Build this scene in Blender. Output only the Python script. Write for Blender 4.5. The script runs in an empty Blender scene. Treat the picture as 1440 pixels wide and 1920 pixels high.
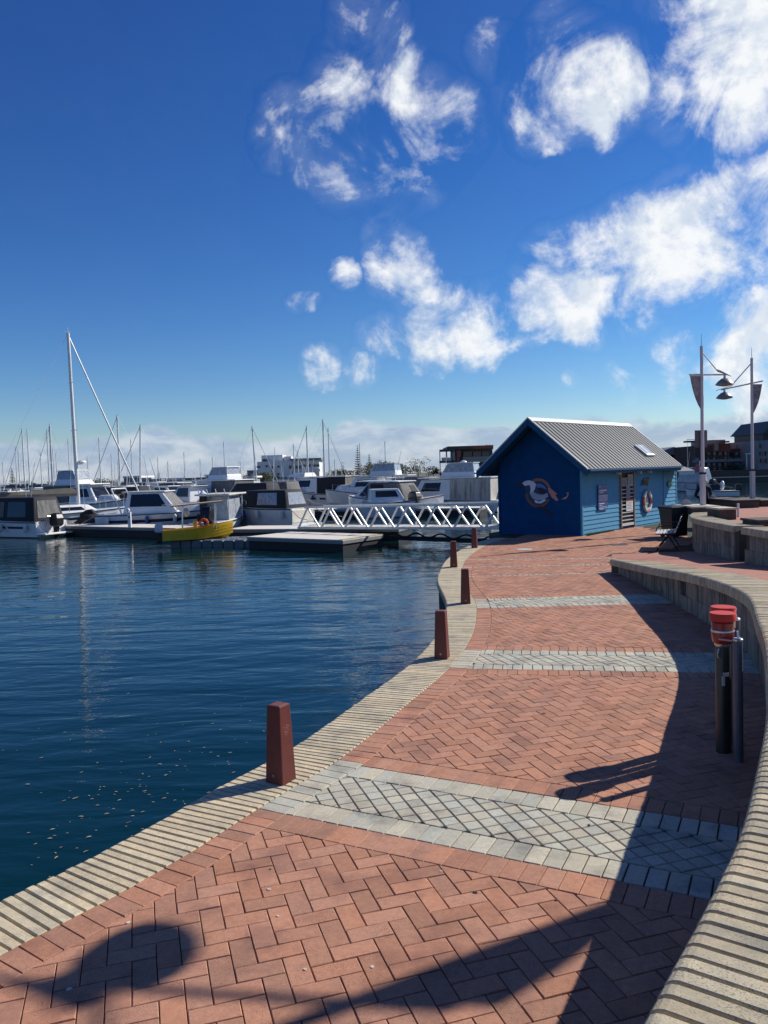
import bpy, bmesh, math, random
from mathutils import Vector, Matrix
random.seed(7)
sc = bpy.context.scene
C = sc.collection
PI = math.pi
rad = math.radians

# ------------------------------------------------------------------ camera
F_PX, H_CAM = 1480.0, 2.25
PITCH, ROLL = math.atan(75 / 1480), rad(-1.7)
_fw = Vector((0, math.cos(PITCH), -math.sin(PITCH)))
_up = Vector((0, math.sin(PITCH), math.cos(PITCH)))
_rt = Vector((1, 0, 0))
CR = _rt * math.cos(ROLL) + _up * math.sin(ROLL)
CU = _up * math.cos(ROLL) - _rt * math.sin(ROLL)
cam_d = bpy.data.cameras.new('camera')
cam = bpy.data.objects.new('camera', cam_d)
C.objects.link(cam)
cam_d.sensor_fit = 'VERTICAL'
cam_d.sensor_height = 36
cam_d.lens = F_PX / 1920 * 36
cam_d.clip_start, cam_d.clip_end = 0.05, 6000
cam.matrix_world = Matrix(((CR.x, CU.x, -_fw.x, 0), (CR.y, CU.y, -_fw.y, 0), (CR.z, CU.z, -_fw.z, H_CAM), (0, 0, 0, 1)))
sc.camera = cam
sc.render.resolution_x, sc.render.resolution_y = 768, 1024

def ray(px, py):
    return CR * ((px - 720) / F_PX) - CU * ((py - 960) / F_PX) + _fw
def G(px, py, z=0.0):                 # pixel -> point on a level plane
    d = ray(px, py); t = (z - H_CAM) / d.z
    return Vector((d.x * t, d.y * t, z))
def P(px, py, Y):                     # pixel -> point at forward distance Y
    d = ray(px, py); t = Y / d.y
    return Vector((d.x * t, Y, H_CAM + d.z * t))
def proj(p):
    v = Vector(p) - Vector((0, 0, H_CAM)); z = v.dot(_fw)
    return 720 + F_PX * v.dot(CR) / z, 960 - F_PX * v.dot(CU) / z

# ------------------------------------------------------------------ world, sun, exposure
SUN_AZ, SUN_EL = rad(27.5), rad(35)          # azimuth measured from +x towards +y
sun_dir = Vector((math.cos(SUN_AZ) * math.cos(SUN_EL), math.sin(SUN_AZ) * math.cos(SUN_EL), math.sin(SUN_EL)))
sun_d = bpy.data.lights.new('sun', 'SUN')
sun_d.energy, sun_d.angle, sun_d.color = 5.0, rad(0.53), (1.0, 0.955, 0.88)
sun = bpy.data.objects.new('sun', sun_d)
C.objects.link(sun)
sun.location = (20, 10, 30)
sun.rotation_euler = sun_dir.to_track_quat('Z', 'Y').to_euler()

world = bpy.data.worlds.new('World')
sc.world = world
world.use_nodes = True
WN, WL = world.node_tree.nodes, world.node_tree.links
WN.clear()
def wn(t, **k):
    n = WN.new(t)
    for a, b in k.items(): setattr(n, a, b)
    return n
def wmath(op, a, b=None, c=None, clamp=False):
    n = wn('ShaderNodeMath', operation=op, use_clamp=clamp)
    for i, v in enumerate((a, b, c)):
        if v is None: continue
        if isinstance(v, (int, float)): n.inputs[i].default_value = v
        else: WL.new(v, n.inputs[i])
    return n.outputs[0]
def wrange(v, a, b, c=0.0, d=1.0, smooth=True):
    n = wn('ShaderNodeMapRange', interpolation_type='SMOOTHSTEP' if smooth else 'LINEAR')
    WL.new(v, n.inputs[0])
    for i, x in enumerate((a, b, c, d)): n.inputs[i + 1].default_value = x
    return n.outputs[0]
sky = wn('ShaderNodeTexSky', sky_type='NISHITA')
sky.sun_disc = False
sky.sun_elevation, sky.sun_rotation = SUN_EL, PI / 2 - SUN_AZ
sky.altitude, sky.air_density, sky.dust_density, sky.ozone_density = 0, 1.0, 0.0, 2.2
hs = wn('ShaderNodeHueSaturation')
hs.inputs['Saturation'].default_value = 1.22
hs.inputs['Value'].default_value = 1.0
WL.new(sky.outputs[0], hs.inputs['Color'])
sp_ = wn('ShaderNodeSeparateColor'); WL.new(hs.outputs[0], sp_.inputs[0])
cb_ = wn('ShaderNodeCombineColor')
STR = .07
for i_, (g_, k_) in enumerate(((1.40, 1.26), (1.27, 1.24), (1.08, 1.38))):
    v_ = wmath('POWER', wmath('MULTIPLY', sp_.outputs[i_], STR), g_)
    WL.new(wmath('MULTIPLY', v_, k_ / STR), cb_.inputs[i_])
SKYC = cb_.outputs[0]
tc = wn('ShaderNodeTexCoord')
DIR = tc.outputs['Generated']
sep = wn('ShaderNodeSeparateXYZ'); WL.new(DIR, sep.inputs[0])
elev = sep.outputs['Z']
def wnoise(scale, detail, rough, dist=0.0, loc=(0, 0, 0), sz=1.0):
    mp = wn('ShaderNodeMapping'); WL.new(DIR, mp.inputs[0])
    mp.inputs['Location'].default_value = loc
    mp.inputs['Scale'].default_value = (1, 1, sz)
    n = wn('ShaderNodeTexNoise'); WL.new(mp.outputs[0], n.inputs['Vector'])
    n.inputs['Scale'].default_value = scale; n.inputs['Detail'].default_value = detail
    n.inputs['Roughness'].default_value = rough; n.inputs['Distortion'].default_value = dist
    return n.outputs[0]
warp = wn('ShaderNodeTexNoise'); WL.new(DIR, warp.inputs['Vector'])
warp.inputs['Scale'].default_value = 9; warp.inputs['Detail'].default_value = 5; warp.inputs['Roughness'].default_value = .6
wv = wn('ShaderNodeVectorMath', operation='SUBTRACT'); WL.new(warp.outputs['Color'], wv.inputs[0]); wv.inputs[1].default_value = (.5, .5, .5)
wsc = wn('ShaderNodeVectorMath', operation='SCALE'); WL.new(wv.outputs[0], wsc.inputs[0]); wsc.inputs['Scale'].default_value = .07
wad = wn('ShaderNodeVectorMath', operation='ADD'); WL.new(DIR, wad.inputs[0]); WL.new(wsc.outputs[0], wad.inputs[1])
wnm = wn('ShaderNodeVectorMath', operation='NORMALIZE'); WL.new(wad.outputs[0], wnm.inputs[0])
WDIR = wnm.outputs[0]
n_big = wnoise(5.5, 5, .55, .3, (3.1, .4, .2))
n_fine = wnoise(19, 14, .64, .12, (.7, 1.9, 4.2))
n_lit = wnoise(19, 14, .58, .12, (.7 + .013 * sun_dir.x, 1.9 + .013 * sun_dir.y, 4.2 + .03 * sun_dir.z))
n_soft = wnoise(9, 6, .5, .2, (5.2, 2.2, 1.1))
n_rag = wnoise(10, 15, .60, .6, (2.2, 6.1, 3.3))
blobs = [(685,190,80,.6),(640,275,75,.62),(750,270,90,.7),(845,245,50,.65),(560,235,50,.5),(690,35,45,.4),(690,130,45,.42),(505,280,28,.34),(600,330,35,.3),
         (1105,155,75,.95),(1030,195,65,.75),(1155,145,60,.9),(1050,60,55,.45),(930,100,45,.35),
         (1410,75,125,1.15),(1335,125,75,.95),(1290,20,55,.6),
         (745,490,50,.6),(785,545,42,.56),(725,430,36,.45),(640,505,24,.45),(815,570,35,.45),
         (715,628,34,.6),(760,626,34,.6),(820,622,52,.86),(900,612,58,.98),(965,580,58,.92),(1035,540,68,.92),(1130,520,76,.95),(1205,490,84,.95),(1300,450,88,1.05),(1380,410,82,1.05),(1450,390,80,1.05),(1090,600,42,.9),
         (605,688,34,.6),(680,695,30,.6),(575,562,22,.4),
         (1395,590,46,.85),(1290,690,58,.9),(1390,675,72,1.05),(1450,630,65,1.05),(1165,712,40,.6),(1035,297,10,.6),(1070,712,16,.45)]
acc = None
for bx_, by_, br_, bs_ in blobs:
    c = ray(bx_, by_).normalized()
    ang = math.atan(br_ * 1.62 / F_PX)
    dn = wn('ShaderNodeVectorMath', operation='DOT_PRODUCT')
    WL.new(WDIR, dn.inputs[0]); dn.inputs[1].default_value = c
    g = wrange(dn.outputs['Value'], math.cos(ang), 1.0, 0, bs_)
    acc = g if acc is None else wmath('MAXIMUM', acc, g)
# generic broken cloud outside the picture: the same cover carried on round the sky
inview = wn('ShaderNodeVectorMath', operation='DOT_PRODUCT')
WL.new(DIR, inview.inputs[0]); inview.inputs[1].default_value = ray(720, 700).normalized()
outside = wrange(inview.outputs['Value'], .70, .60, 0, 1)
generic = wmath('MULTIPLY', wrange(n_big, .53, .72, 0, .8), outside)
cover = wmath('MAXIMUM', acc, generic)
dens = wmath('MULTIPLY', wrange(cover, .02, .2, 0, 1), wmath('ADD', wmath('ADD', wmath('MULTIPLY', cover, 1.15), wmath('MULTIPLY', wmath('SUBTRACT', n_rag, .5), 3.6)), wmath('ADD', wmath('MULTIPLY', wmath('SUBTRACT', n_fine, .5), 1.5), -.40)))
cl = wmath('MULTIPLY', wrange(dens, -.06, 1.0, 0, 1), .97)
veil = wmath('MULTIPLY', wmath('MULTIPLY', wrange(cover, .02, .5, 0, 1), wrange(n_rag, .38, .62, 0, 1)), .13)
cl = wmath('MAXIMUM', cl, veil)
# low bank of cloud along the horizon
bank_n = wnoise(7.5, 9, .58, .3, (1.3, 7.7, 0), 1.6)
bank_top = wmath('ADD', wmath('MULTIPLY', bank_n, .085), .012)
bank = wmath('MULTIPLY', wrange(wmath('SUBTRACT', bank_top, elev), -.003, .010, 0, 1), wrange(elev, -.02, .012, .45, .82))
bank_c = wn('ShaderNodeMix', data_type='RGBA'); WL.new(wrange(wnoise(16, 9, .6, .3, (4.4, 2.7, 1.0), 2.5), .36, .68, 0, 1), bank_c.inputs[0])
bank_c.inputs[6].default_value = (4.4, 5.8, 8.2, 1); bank_c.inputs[7].default_value = (8.2, 9.0, 10.2, 1)
shade = wrange(wmath('ADD', wmath('MULTIPLY', wmath('SUBTRACT', n_fine, n_lit), 2.6), wmath('MULTIPLY', n_soft, .9)), .15, .72, 0, 1.0)
cc = wn('ShaderNodeMix', data_type='RGBA')
WL.new(shade, cc.inputs[0])
cc.inputs[6].default_value = (9.4, 10.3, 11.4, 1); cc.inputs[7].default_value = (12.4, 12.6, 12.8, 1)
m1 = wn('ShaderNodeMix', data_type='RGBA')
WL.new(bank, m1.inputs[0]); WL.new(SKYC, m1.inputs[6])
WL.new(bank_c.outputs[2], m1.inputs[7])
m2 = wn('ShaderNodeMix', data_type='RGBA')
WL.new(cl, m2.inputs[0]); WL.new(m1.outputs[2], m2.inputs[6]); WL.new(cc.outputs[2], m2.inputs[7])
bg = wn('ShaderNodeBackground'); bg.inputs['Strength'].default_value = .07
WL.new(m2.outputs[2], bg.inputs['Color'])
wo = wn('ShaderNodeOutputWorld'); WL.new(bg.outputs[0], wo.inputs[0])
sc.view_settings.view_transform = 'Standard'
sc.view_settings.look = 'None'
sc.view_settings.exposure, sc.view_settings.gamma = 0.15, 1.0
sc.view_settings.use_curve_mapping = False
sc.render.engine = 'CYCLES'

# ------------------------------------------------------------------ materials
MATS = {}
def mat(name, col, rough=.6, metal=0.0, col2=None, scale=8.0, bump=0.0, bscale=None, spec=.5, alpha=1.0, tint=False, stain=None, stain_scale=1.2, emit=None, trans=0.0, coat=0.0, streak=None, speck=None):
    if name in MATS: return MATS[name]
    m = bpy.data.materials.new(name); m.use_nodes = True
    N, L = m.node_tree.nodes, m.node_tree.links
    b = N['Principled BSDF']
    b.inputs['Roughness'].default_value = rough
    b.inputs['Metallic'].default_value = metal
    b.inputs['Specular IOR Level'].default_value = spec
    b.inputs['Alpha'].default_value = alpha
    b.inputs['Transmission Weight'].default_value = trans
    b.inputs['Coat Weight'].default_value = coat
    tcn = N.new('ShaderNodeTexCoord')
    geo = N.new('ShaderNodeNewGeometry')
    vec = geo.outputs['Position']
    def noise(sc_, det=6, rg=.6, stretch=None):
        n = N.new('ShaderNodeTexNoise')
        v = vec
        if stretch:
            mp = N.new('ShaderNodeMapping'); L.new(vec, mp.inputs[0]); mp.inputs['Scale'].default_value = stretch; v = mp.outputs[0]
        L.new(v, n.inputs['Vector']); n.inputs['Scale'].default_value = sc_
        n.inputs['Detail'].default_value = det; n.inputs['Roughness'].default_value = rg
        return n.outputs[0]
    def mix(f, a, bb, blend='MIX'):
        x = N.new('ShaderNodeMix'); x.data_type = 'RGBA'; x.blend_type = blend
        if isinstance(f, (int, float)): x.inputs[0].default_value = f
        else: L.new(f, x.inputs[0])
        for i, v in ((6, a), (7, bb)):
            if isinstance(v, tuple): x.inputs[i].default_value = (*v, 1) if len(v) == 3 else v
            else: L.new(v, x.inputs[i])
        return x.outputs[2]
    def rng(v, a, bb, c=0, d=1):
        x = N.new('ShaderNodeMapRange'); L.new(v, x.inputs[0])
        for i, q in enumerate((a, bb, c, d)): x.inputs[i + 1].default_value = q
        return x.outputs[0]
    if col2 is None: col2 = tuple(min(1, c * .82) for c in col)
    base = mix(rng(noise(scale), .35, .65), col, col2)
    if stain:
        base = mix(rng(noise(stain_scale, 8, .65), .5, .68), base, stain)
    if streak:
        base = mix(rng(noise(streak[1], 7, .6, (1, 1, .08)), .47, .66), base, streak[0])
    if speck:
        sm = rng(noise(speck[1], 3, .7), speck[2], speck[3])
        pm = N.new('ShaderNodeMath'); pm.operation = 'MULTIPLY'; L.new(sm, pm.inputs[0]); L.new(rng(noise(speck[1] * .045, 5, .6), .38, .6, .25, 1.0), pm.inputs[1])
        base = mix(pm.outputs[0], base, speck[0])
    if tint:
        at = N.new('ShaderNodeAttribute'); at.attribute_name = 'tint'
        base = mix(1.0, base, at.outputs['Color'], 'MULTIPLY')
    L.new(base, b.inputs['Base Color'])
    if emit:
        b.inputs['Emission Color'].default_value = (*emit[0], 1); b.inputs['Emission Strength'].default_value = emit[1]
    if bump:
        bn = N.new('ShaderNodeBump'); bn.inputs['Strength'].default_value = bump; bn.inputs['Distance'].default_value = .004
        L.new(noise(bscale or scale * 4, 8, .7), bn.inputs['Height']); L.new(bn.outputs[0], b.inputs['Normal'])
    MATS[name] = m
    return m

# ------------------------------------------------------------------ mesh helpers
class MB:
    def __init__(s): s.v, s.f = [], []
    def add(s, vs, fs):
        o = len(s.v); s.v += [tuple(v) for v in vs]; s.f += [tuple(i + o for i in f) for f in fs]; return s
    def box(s, c, d, rz=0.0, taper=1.0):
        cx, cy, cz = c; dx, dy, dz = (q / 2 for q in d); ca, sa = math.cos(rz), math.sin(rz); vs = []
        for z, k in ((-dz, 1), (dz, taper)):
            for x, y in ((-dx, -dy), (dx, -dy), (dx, dy), (-dx, dy)):
                x, y = x * k, y * k
                vs.append((cx + x * ca - y * sa, cy + x * sa + y * ca, cz + z))
        return s.add(vs, [(3, 2, 1, 0), (4, 5, 6, 7), (0, 1, 5, 4), (1, 2, 6, 5), (2, 3, 7, 6), (3, 0, 4, 7)])
    def tube(s, p0, p1, r0, r1=None, n=8, caps=True):
        p0, p1 = Vector(p0), Vector(p1); r1 = r0 if r1 is None else r1
        q = (p1 - p0).to_track_quat('Z', 'Y'); vs = []
        for p, r in ((p0, r0), (p1, r1)):
            for i in range(n):
                a = 2 * PI * i / n; vs.append(p + q @ Vector((r * math.cos(a), r * math.sin(a), 0)))
        fs = [(i, (i + 1) % n, n + (i + 1) % n, n + i) for i in range(n)]
        if caps: fs += [tuple(range(n - 1, -1, -1)), tuple(range(n, 2 * n))]
        return s.add(vs, fs)
    def path(s, pts, r, n=6):
        for a, b in zip(pts, pts[1:]): s.tube(a, b, r, r, n)
        return s
    def loft(s, secs, closed=True, caps=True):
        n = len(secs[0]); vs = [p for q in secs for p in q]; fs = []
        for k in range(len(secs) - 1):
            for i in range(n if closed else n - 1):
                j = (i + 1) % n
                fs.append((k * n + i, k * n + j, (k + 1) * n + j, (k + 1) * n + i))
        if caps and closed: fs += [tuple(range(n - 1, -1, -1)), tuple((len(secs) - 1) * n + i for i in range(n))]
        return s.add(vs, fs)
    def prism(s, poly, z0, z1):
        n = len(poly)
        return s.add([(x, y, z0) for x, y in poly] + [(x, y, z1) for x, y in poly],
                     [tuple(range(n - 1, -1, -1)), tuple(range(n, 2 * n))] + [(i, (i + 1) % n, n + (i + 1) % n, n + i) for i in range(n)])
    def slab(s, poly, nrm, th):           # planar polygon given thickness along nrm
        nrm = Vector(nrm).normalized() * th; n = len(poly); a = [Vector(p) for p in poly]
        return s.add(a + [p + nrm for p in a], [tuple(range(n - 1, -1, -1)), tuple(range(n, 2 * n))] + [(i, (i + 1) % n, n + (i + 1) % n, n + i) for i in range(n)])
    def lathe(s, prof, n=16, c=(0, 0, 0)):
        secs = [[(c[0] + r * math.cos(2 * PI * i / n), c[1] + r * math.sin(2 * PI * i / n), c[2] + z) for i in range(n)] for r, z in prof]
        return s.loft(secs)
    def ball(s, c, r, n=10, m=6):
        rx, ry, rz = r if isinstance(r, tuple) else (r, r, r)
        secs = []
        for k in range(m + 1):
            t = -PI / 2 + PI * k / m
            secs.append([(c[0] + rx * max(.02, math.cos(t)) * math.cos(2 * PI * i / n), c[1] + ry * max(.02, math.cos(t)) * math.sin(2 * PI * i / n), c[2] + rz * math.sin(t)) for i in range(n)])
        return s.loft(secs)

def fixnormals(me):
    bm = bmesh.new(); bm.from_mesh(me); bmesh.ops.recalc_face_normals(bm, faces=bm.faces); bm.to_mesh(me); bm.free()
def obj(name, mb, m, parent=None, smooth=False, kind=None, bevel=0, fix=True, segs=2):
    me = bpy.data.meshes.new(name); me.from_pydata(mb.v, [], mb.f); me.update()
    if fix: fixnormals(me)
    if bevel:
        bm = bmesh.new(); bm.from_mesh(me)
        bmesh.ops.bevel(bm, geom=[e for e in bm.edges if e.is_manifold and e.calc_face_angle(0) > .5], offset=bevel, segments=segs, affect='EDGES', profile=.5)
        bm.to_mesh(me); bm.free()
    me.materials.append(m)
    if smooth:
        for p in me.polygons: p.use_smooth = True
        me.set_sharp_from_angle(angle=rad(40))
    o = bpy.data.objects.new(name, me); C.objects.link(o)
    if parent: o.parent = parent
    if kind: o['kind'] = kind
    return o
def thing(name, label, cat, loc=(0, 0, 0), rz=0.0, group=None):
    o = bpy.data.objects.new(name, None); C.objects.link(o)
    o.empty_display_size = .2
    o.location = loc; o.rotation_euler = (0, 0, rz); o['label'] = label; o['category'] = cat
    if group: o['group'] = group
    return o
def tag(o, label, cat, group=None):
    o['label'] = label; o['category'] = cat
    if group: o['group'] = group
    return o
def set_tint(me, cols):                   # one colour for each face
    at = me.attributes.new('tint', 'FLOAT_COLOR', 'FACE')
    flat = []
    for c in cols: flat += [c[0], c[1], c[2], 1.0]
    at.data.foreach_set('color', flat)
def dup(root, label=None):
    r = root.copy(); C.objects.link(r)
    if label: r['label'] = label
    for ch in root.children:
        c = ch.copy(); C.objects.link(c); c.parent = r
        for g in ch.children:
            d = g.copy(); C.objects.link(d); d.parent = c
    return r
def catmull(pts, step=.1):
    pts = [Vector(p) for p in pts]; out = []
    ext = [pts[0] * 2 - pts[1]] + pts + [pts[-1] * 2 - pts[-2]]
    for i in range(1, len(ext) - 2):
        p0, p1, p2, p3 = ext[i - 1:i + 3]; n = max(2, int((p2 - p1).length / step))
        for k in range(n):
            t = k / n
            out.append(.5 * ((2 * p1) + (p2 - p0) * t + (2 * p0 - 5 * p1 + 4 * p2 - p3) * t * t + (3 * p1 - p0 - 3 * p2 + p3) * t ** 3))
    out.append(pts[-1])
    return out
def resample(pts, step):
    out = [pts[0].copy()]; need = step
    for a, b in zip(pts, pts[1:]):
        L_ = (b - a).length; pos = 0.0
        while L_ - pos >= need:
            pos += need; out.append(a.lerp(b, pos / L_)); need = step
        need -= (L_ - pos)
    return out
def smooth_path(pts, n=6):
    for _ in range(n):
        pts = [pts[0]] + [(pts[i - 1] + pts[i] * 2 + pts[i + 1]) / 4 for i in range(1, len(pts) - 1)] + [pts[-1]]
    return pts
def left_normals(pts):                    # 2D normal to the left of travel
    out = []
    for i in range(len(pts)):
        t = (pts[min(i + 1, len(pts) - 1)] - pts[max(i - 1, 0)]); t.z = 0 if len(t) == 3 else 0
        t.normalize(); out.append(Vector((-t.y, t.x, 0)))
    return out

# ------------------------------------------------------------------ the ground plan (metres, from the photograph)
WATER_Z = -0.75
inner_px = [(-2.6, 2.5), (-2.2, 3.15), (-1.9, 3.67), (-1.63, 4.01), (-1.4, 4.35), (-1.15, 4.78), (-.95, 5.18), (-.69, 5.64), (-.43, 6.07), (-.09, 6.87), (.19, 7.6), (.45, 8.24), (.68, 8.87),
            (.95, 9.78), (1.2, 10.91), (1.4, 12.24), (1.5, 13.24), (1.52, 14.2), (1.53, 15.84), (1.66, 17.25), (2.0, 19.58), (2.55, 21.84), (3.3, 24.1), (4.0, 25.5)]
inner = smooth_path(resample(catmull([Vector((x, y, 0)) for x, y in inner_px], .05), .05), 30)
in_n = left_normals(inner)
COPW = .5
def left_clip(p, off):                    # half-plane right of the inner quay line shifted by off
    best, bi = 1e9, 0
    for i in range(0, len(inner), 4):
        d = (inner[i].x - p[0]) ** 2 + (inner[i].y - p[1]) ** 2
        if d < best: best, bi = d, i
    n = -in_n[bi]
    q = inner[bi] + n * off
    return (n.x, n.y, n.x * q.x + n.y * q.y)
wall_front = [(4.74, 16.6, .27), (4.62, 13.9, .44), (4.46, 11.89, .6), (4.31, 10.26, .7), (4.05, 8.9, .76), (3.67, 7.87, .8), (3.38, 7.2, .83), (2.95, 6.16, .87), (2.55, 5.28, .9), (2.2, 4.55, .9), (1.97, 4.08, .9),
              (1.62, 3.45, .9), (1.28, 2.85, .9), (.93, 2.34, .9), (.57, 1.84, .9), (.2, 1.3, .9), (-.25, .7, .9), (-.8, .1, .9), (-1.5, -.5, .9)]
wfront = smooth_path(resample(catmull([Vector(p) for p in wall_front], .05), .08), 12)
wf_n = left_normals(wfront)               # travel is towards the camera: left is +x, away from the water
def right_clip(p, off):
    best, bi = 1e9, 0
    for i in range(0, len(wfront), 3):
        d = (wfront[i].x - p[0]) ** 2 + (wfront[i].y - p[1]) ** 2
        if d < best: best, bi = d, i
    n = -wf_n[bi]; q = wfront[bi] - n * off
    return (n.x, n.y, n.x * q.x + n.y * q.y)

# ------------------------------------------------------------------ water
def make_water():
    m = bpy.data.materials.new('harbour_water'); m.use_nodes = True
    N, L = m.node_tree.nodes, m.node_tree.links
    b = N['Principled BSDF']
    b.inputs['Base Color'].default_value = (.0008, .020, .024, 1)
    b.inputs['Roughness'].default_value = .03; b.inputs['IOR'].default_value = 1.333
    geo = N.new('ShaderNodeNewGeometry')
    def nz(scale, det, st, rot=0.0, dist=0.0):
        mp = N.new('ShaderNodeMapping'); L.new(geo.outputs['Position'], mp.inputs[0])
        mp.inputs['Scale'].default_value = st; mp.inputs['Rotation'].default_value = (0, 0, rot)
        n = N.new('ShaderNodeTexNoise'); L.new(mp.outputs[0], n.inputs['Vector'])
        n.inputs['Scale'].default_value = scale; n.inputs['Detail'].default_value = det; n.inputs['Roughness'].default_value = .45
        n.inputs['Distortion'].default_value = dist
        return n.outputs[0]
    def bump(h, dist, prev=None, strength=1.0):
        bn = N.new('ShaderNodeBump'); bn.inputs['Distance'].default_value = dist; bn.inputs['Strength'].default_value = strength
        L.new(h, bn.inputs['Height'])
        if prev: L.new(prev, bn.inputs['Normal'])
        return bn.outputs[0]
    a = bump(nz(.55, 2, (.6, 1.5, 1), rad(12), .4), .042)
    a = bump(nz(1.7, 3, (.55, 1.5, 1), rad(-14), .5), .020, a)
    a = bump(nz(6.5, 3, (.7, 1.3, 1), rad(8), .3), .0034, a)
    L.new(a, b.inputs['Normal'])
    mb = MB(); S = 1500
    mb.add([(-S, -60, WATER_Z), (S, -60, WATER_Z), (S, 2600, WATER_Z), (-S, 2600, WATER_Z)], [(0, 1, 2, 3)])
    obj('water', mb, m, kind='structure')
make_water()

# ------------------------------------------------------------------ paving
M_JOINT = mat('paving_joint_sand', (.030, .027, .021), .95, col2=(.020, .028, .010), scale=5)
M_BRICK = mat('red_clay_paver', (.535, .268, .168), .85, col2=(.445, .215, .134), scale=30, speck=((.16, .085, .06), 170, .52, .66), bump=.5, bscale=240, tint=True, stain=(.31, .15, .105), stain_scale=2.2, spec=.25)
M_GREY = mat('grey_concrete_paver', (.57, .53, .41), .85, col2=(.48, .45, .355), scale=38, speck=((.15, .14, .12), 190, .55, .68), bump=.5, bscale=260, tint=True, stain=(.30, .285, .24), stain_scale=3.1, spec=.25)
M_COPE = mat('cream_coping_stone', (.72, .60, .39), .85, col2=(.56, .475, .33), scale=16, speck=((.24, .205, .15), 130, .52, .66), bump=.6, bscale=150, tint=True, stain=(.40, .36, .27), stain_scale=3.0, spec=.25)
M_COPE_BODY = mat('groove_shade_bed', (.016, .014, .012), .95)  # near-black colour paints the shade down in the slat grooves
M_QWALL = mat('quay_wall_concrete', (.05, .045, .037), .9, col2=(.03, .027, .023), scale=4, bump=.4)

land = [(x, y) for x, y in [(3.6, 25.7), (3.7, 27.9), (9.2, 34.0), (12.6, 32.6), (12.4, 29.8), (14, 28.6), (18, 28.0), (60, 26), (60, -30), (-8, -30)]]
edge = [(p.x, p.y) for p in inner[::6]]
mb = MB(); mb.prism([(q.x, q.y) for q in (inner[0], inner[0])][:0] + edge + land[0:], -.06, -.012)
paving = obj('paving', mb, M_JOINT, kind='structure')
mb = MB()
for i in range(0, len(inner) - 6, 6):
    a, b = inner[i], inner[i + 6]; na, nb = in_n[i], in_n[i + 6]
    o0, o1 = a + na * (COPW - .03), b + nb * (COPW - .03); i0, i1 = a - na * .1, b - nb * .1
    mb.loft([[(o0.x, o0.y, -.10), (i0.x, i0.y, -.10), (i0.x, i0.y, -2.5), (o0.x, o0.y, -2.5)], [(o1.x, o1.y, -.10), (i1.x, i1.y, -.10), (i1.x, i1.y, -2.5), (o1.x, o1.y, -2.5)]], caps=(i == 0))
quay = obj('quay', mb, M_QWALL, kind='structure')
mb = MB()
pts = [(3.6, 25.7), (3.7, 27.9), (9.2, 34.0), (12.6, 32.6), (12.4, 29.8), (14, 28.6), (18, 28.0), (60, 26)]
for a, b in zip(pts, pts[1:]):
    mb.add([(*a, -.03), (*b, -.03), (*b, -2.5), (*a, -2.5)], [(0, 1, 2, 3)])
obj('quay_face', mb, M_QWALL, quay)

def clip(poly, hp):                       # keep n.p >= c
    nx, ny, c = hp; out = []
    for i in range(len(poly)):
        a, b = poly[i], poly[(i + 1) % len(poly)]
        da, db = nx * a[0] + ny * a[1] - c, nx * b[0] + ny * b[1] - c
        if da >= 0: out.append(a)
        if (da >= 0) != (db >= 0):
            t = da / (da - db); out.append((a[0] + (b[0] - a[0]) * t, a[1] + (b[1] - a[1]) * t))
    return out
def area(poly): return .5 * sum(poly[i][0] * poly[(i + 1) % len(poly)][1] - poly[(i + 1) % len(poly)][0] * poly[i][1] for i in range(len(poly)))
def inset(poly, d):
    if area(poly) < 0: poly = poly[::-1]
    out = poly
    for i in range(len(poly)):
        a, b = poly[i], poly[(i + 1) % len(poly)]
        L_ = math.hypot(b[0] - a[0], b[1] - a[1])
        if L_ < 1e-5: continue
        nx, ny = -(b[1] - a[1]) / L_, (b[0] - a[0]) / L_
        out = clip(out, (nx, ny, nx * a[0] + ny * a[1] + d))
        if len(out) < 3: return []
    return out
def merge_close(poly, eps=.004):
    out = []
    for p in poly:
        if not out or math.hypot(p[0] - out[-1][0], p[1] - out[-1][1]) > eps: out.append(p)
    if len(out) > 1 and math.hypot(out[0][0] - out[-1][0], out[0][1] - out[-1][1]) < eps: out.pop()
    return out
def paver(mb, poly, joint=.005, ch=.0035):
    p1 = inset(poly, joint / 2)
    p1 = merge_close(p1) if p1 else p1
    if len(p1) < 3 or abs(area(p1)) < .0004: return 0
    c = (sum(p[0] for p in p1) / len(p1), sum(p[1] for p in p1) / len(p1))
    k = []
    for p in p1:
        dx, dy = c[0] - p[0], c[1] - p[1]; d_ = math.hypot(dx, dy); q = min(.4, ch * 1.4 / max(d_, 1e-4)); k.append((p[0] + dx * q, p[1] + dy * q))
    n = len(p1); z = random.uniform(-.0015, .0015)
    tx, ty = random.uniform(-.012, .012), random.uniform(-.012, .012)
    f0 = len(mb.f)
    mb.add([(x, y, z + (x - c[0]) * tx + (y - c[1]) * ty) for x, y in k] + [(x, y, z - .004) for x, y in p1] + [(x, y, -.018) for x, y in p1],
           [tuple(range(n))] + [(i, n + i, n + (i + 1) % n, (i + 1) % n) for i in range(n)] + [(n + i, 2 * n + i, 2 * n + (i + 1) % n, n + (i + 1) % n) for i in range(n)])
    return len(mb.f) - f0
def tone(lo, hi, warm=.05):
    v = random.uniform(lo, hi); w = random.uniform(-warm, warm)
    return (v * (1 + w), v, v * (1 - w))

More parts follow.
